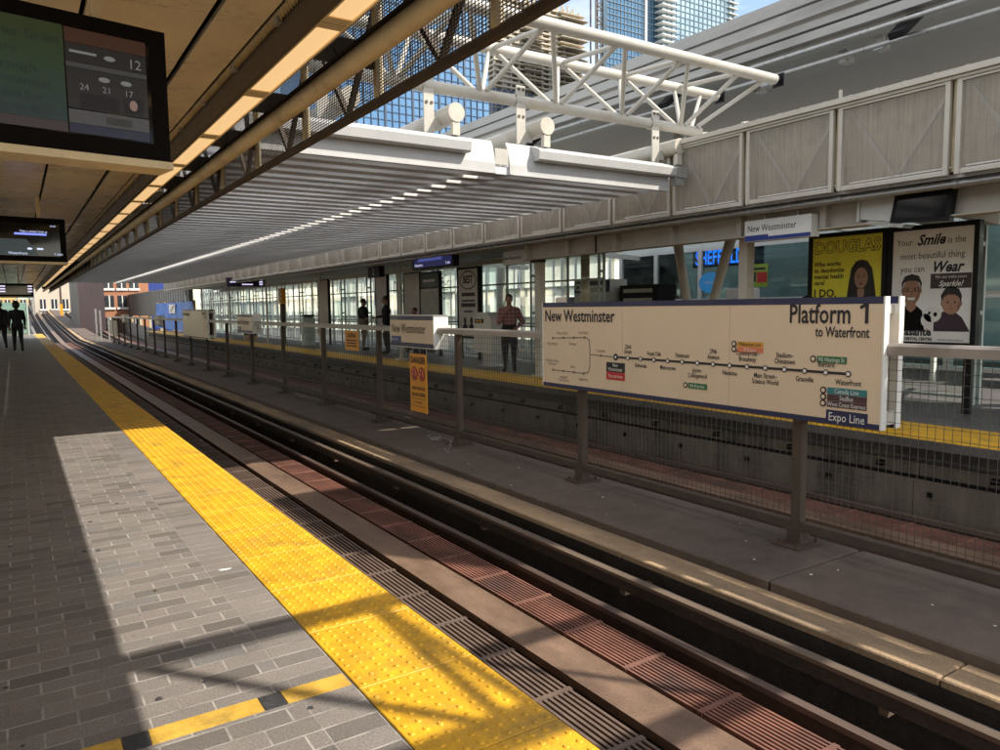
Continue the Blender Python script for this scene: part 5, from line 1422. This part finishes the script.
facade('ochre_building', 'ochre building with a row of pale blue windows beyond the platform end', -9, 2.2, 150, 6.2, 'yellow_bld', Wn)
# grey clad wall along the far platform end
t = thing('clad_wall', 'long grey corrugated wall above the far platform end', 'wall')
mb = MB(); y = 54.0; k = 0
while y < 99:
    mb.box(10.0 + (.04 if k % 2 else 0), 10.3, y, y + .5, 1.1, 3.25); y += .5; k += 1
mb.build('cladding', M['corr'], t)
mb = MB(); y = 55
while y < 99: mb.box(10.1, 10.3, y, y + .25, -1, 1.1); y += 6
mb.build('post', M['tan_steel'], t)
t = thing('hoarding', 'bright blue tarpaulin hoarding with a white notice', 'hoarding')
mb = MB(); F = Face((9.1, 62, 0)); n = 16; vs = []; fs = []
for i in range(n + 1):
    for j in range(9):
        u = 14.0 * i / n; v = .22 + 1.85 * j / 8
        vs.append(F(u, v, .06 * math.sin(i * 1.7) * math.sin(j * .8 + .4)))
for i in range(n):
    for j in range(8): fs.append((i*9 + j, (i+1)*9 + j, (i+1)*9 + j + 1, i*9 + j + 1))
mb.add(vs, fs, 0, True); mb.add([(x + .05, y_, z) for x, y_, z in vs], [f[::-1] for f in fs], 0, True); mb.build('tarpaulin', M['tarp'], t, fix=False)
mb = MB(); F.rect(mb, 6.3, 8.6, 1.35, 1.95, .09, .11); p = mb.build('notice', M['sign_white'], t); mb = MB(); F.line(mb, 7.0, 1.45, 8.2, 1.85, .12, .11, .12); mb.build('notice_mark', M['ink_grey'], p)
mb = MB()
for u in (0, 3.5, 7, 10.5, 14): F.rect(mb, u - .06, u + .06, 0, 2.15, -.16, -.06)
mb.build('post', M['wood'], t)
t = thing('signal_post', 'thin white post rising above the blue hoarding', 'post'); mb = MB().tube((9.7, 53, 0), (9.7, 53, 2.9), .12, 10); mb.build('mast', M['sign_white'], t); mb = MB().box(9.5, 9.9, 52.8, 53.2, 0, .12); mb.build('base', M['conc'], t)
t = thing('end_barrier', 'green glass screen closing the end of the near platform', 'barrier')
mb = MB().box(-4, .78, 60.4, 60.5, .1, 2.2); mb.build('panel', mat('barrier_green', (.20, .33, .27), .4, var=.2), t)
mb = MB()
for x in (-4, -2.4, -.8, .78): mb.box(x - .05, x + .05, 60.35, 60.55, 0, 2.3)
mb.build('post', M['green_steel'], t)
gt = thing('walkway_gate', 'white gate and panels at the far end of the railing', 'gate')
mb = MB()
for (x, y, h) in ((4.5, 55.6, 1.7), (4.8, 56.2, 1.6), (5.1, 54.2, 1.25)): mb.box(x - .05, x + .05, y - .05, y + .05, -.4, h)
mb.build('post', M['galv'], gt)
mb = MB(); mb.box(5.06, 5.12, 49.5, 51.2, .0, .95); mb.box(5.06, 5.12, 51.5, 53.4, .1, 1.0)
mb.build('panel', M['beige'], gt)
for (X, y, lab) in ((5.0, 108, 'thin brown lamp pole farther along the rising track'), (5.55, 96, 'brown lamp pole beside the dark clad building')):
    t = thing('lamp_pole', lab, 'pole', 'poles along the rising track', (X, y, rise(y) - .4))
    mb = MB().tube((0, 0, 0), (0, 0, 7.5), .13, 8, .08); mb.build('mast', M['rail_rust'], t)
    mb = MB().box(-.15, .15, -.15, .15, 0, 1.4); mb.build('orange_lit_foot', M['orange'], t)  # orange colour stands in for light on the lower pole
    mb = MB().tube((0, 0, 7.5), (-1.2, 0, 7.9), .05, 6); mb.box(-1.6, -1.1, -.1, .1, 7.85, 7.95); mb.build('arm', M['rail_rust'], t)
t = thing('overhead_gantry', 'grey gantry frame over the rising track at the far end', 'gantry', None, (0, 112, rise(112)))
mb = MB()
for x in (.4, 2.2): mb.box(x - .1, x + .1, -.1, .1, -.5, 3.2)
mb.box(.3, 2.3, -.1, .1, 3.0, 3.25); mb.build('frame', M['galv'], t)
mb = MB().box(.6, 2.0, -.06, .06, 1.5, 2.9); mb.build('panel', M['pale_green'], t)
# parapet of the raised track beyond the platforms
mb = MB(); strip(mb, 8.9, 9.1, -1.0, .1, 62.5, 190); strip(mb, 1.2, 1.4, -1.2, -.35, 62.5, 190)
struct(mb, 'track_parapet', M['conc'], 'concrete parapets of the rising track')
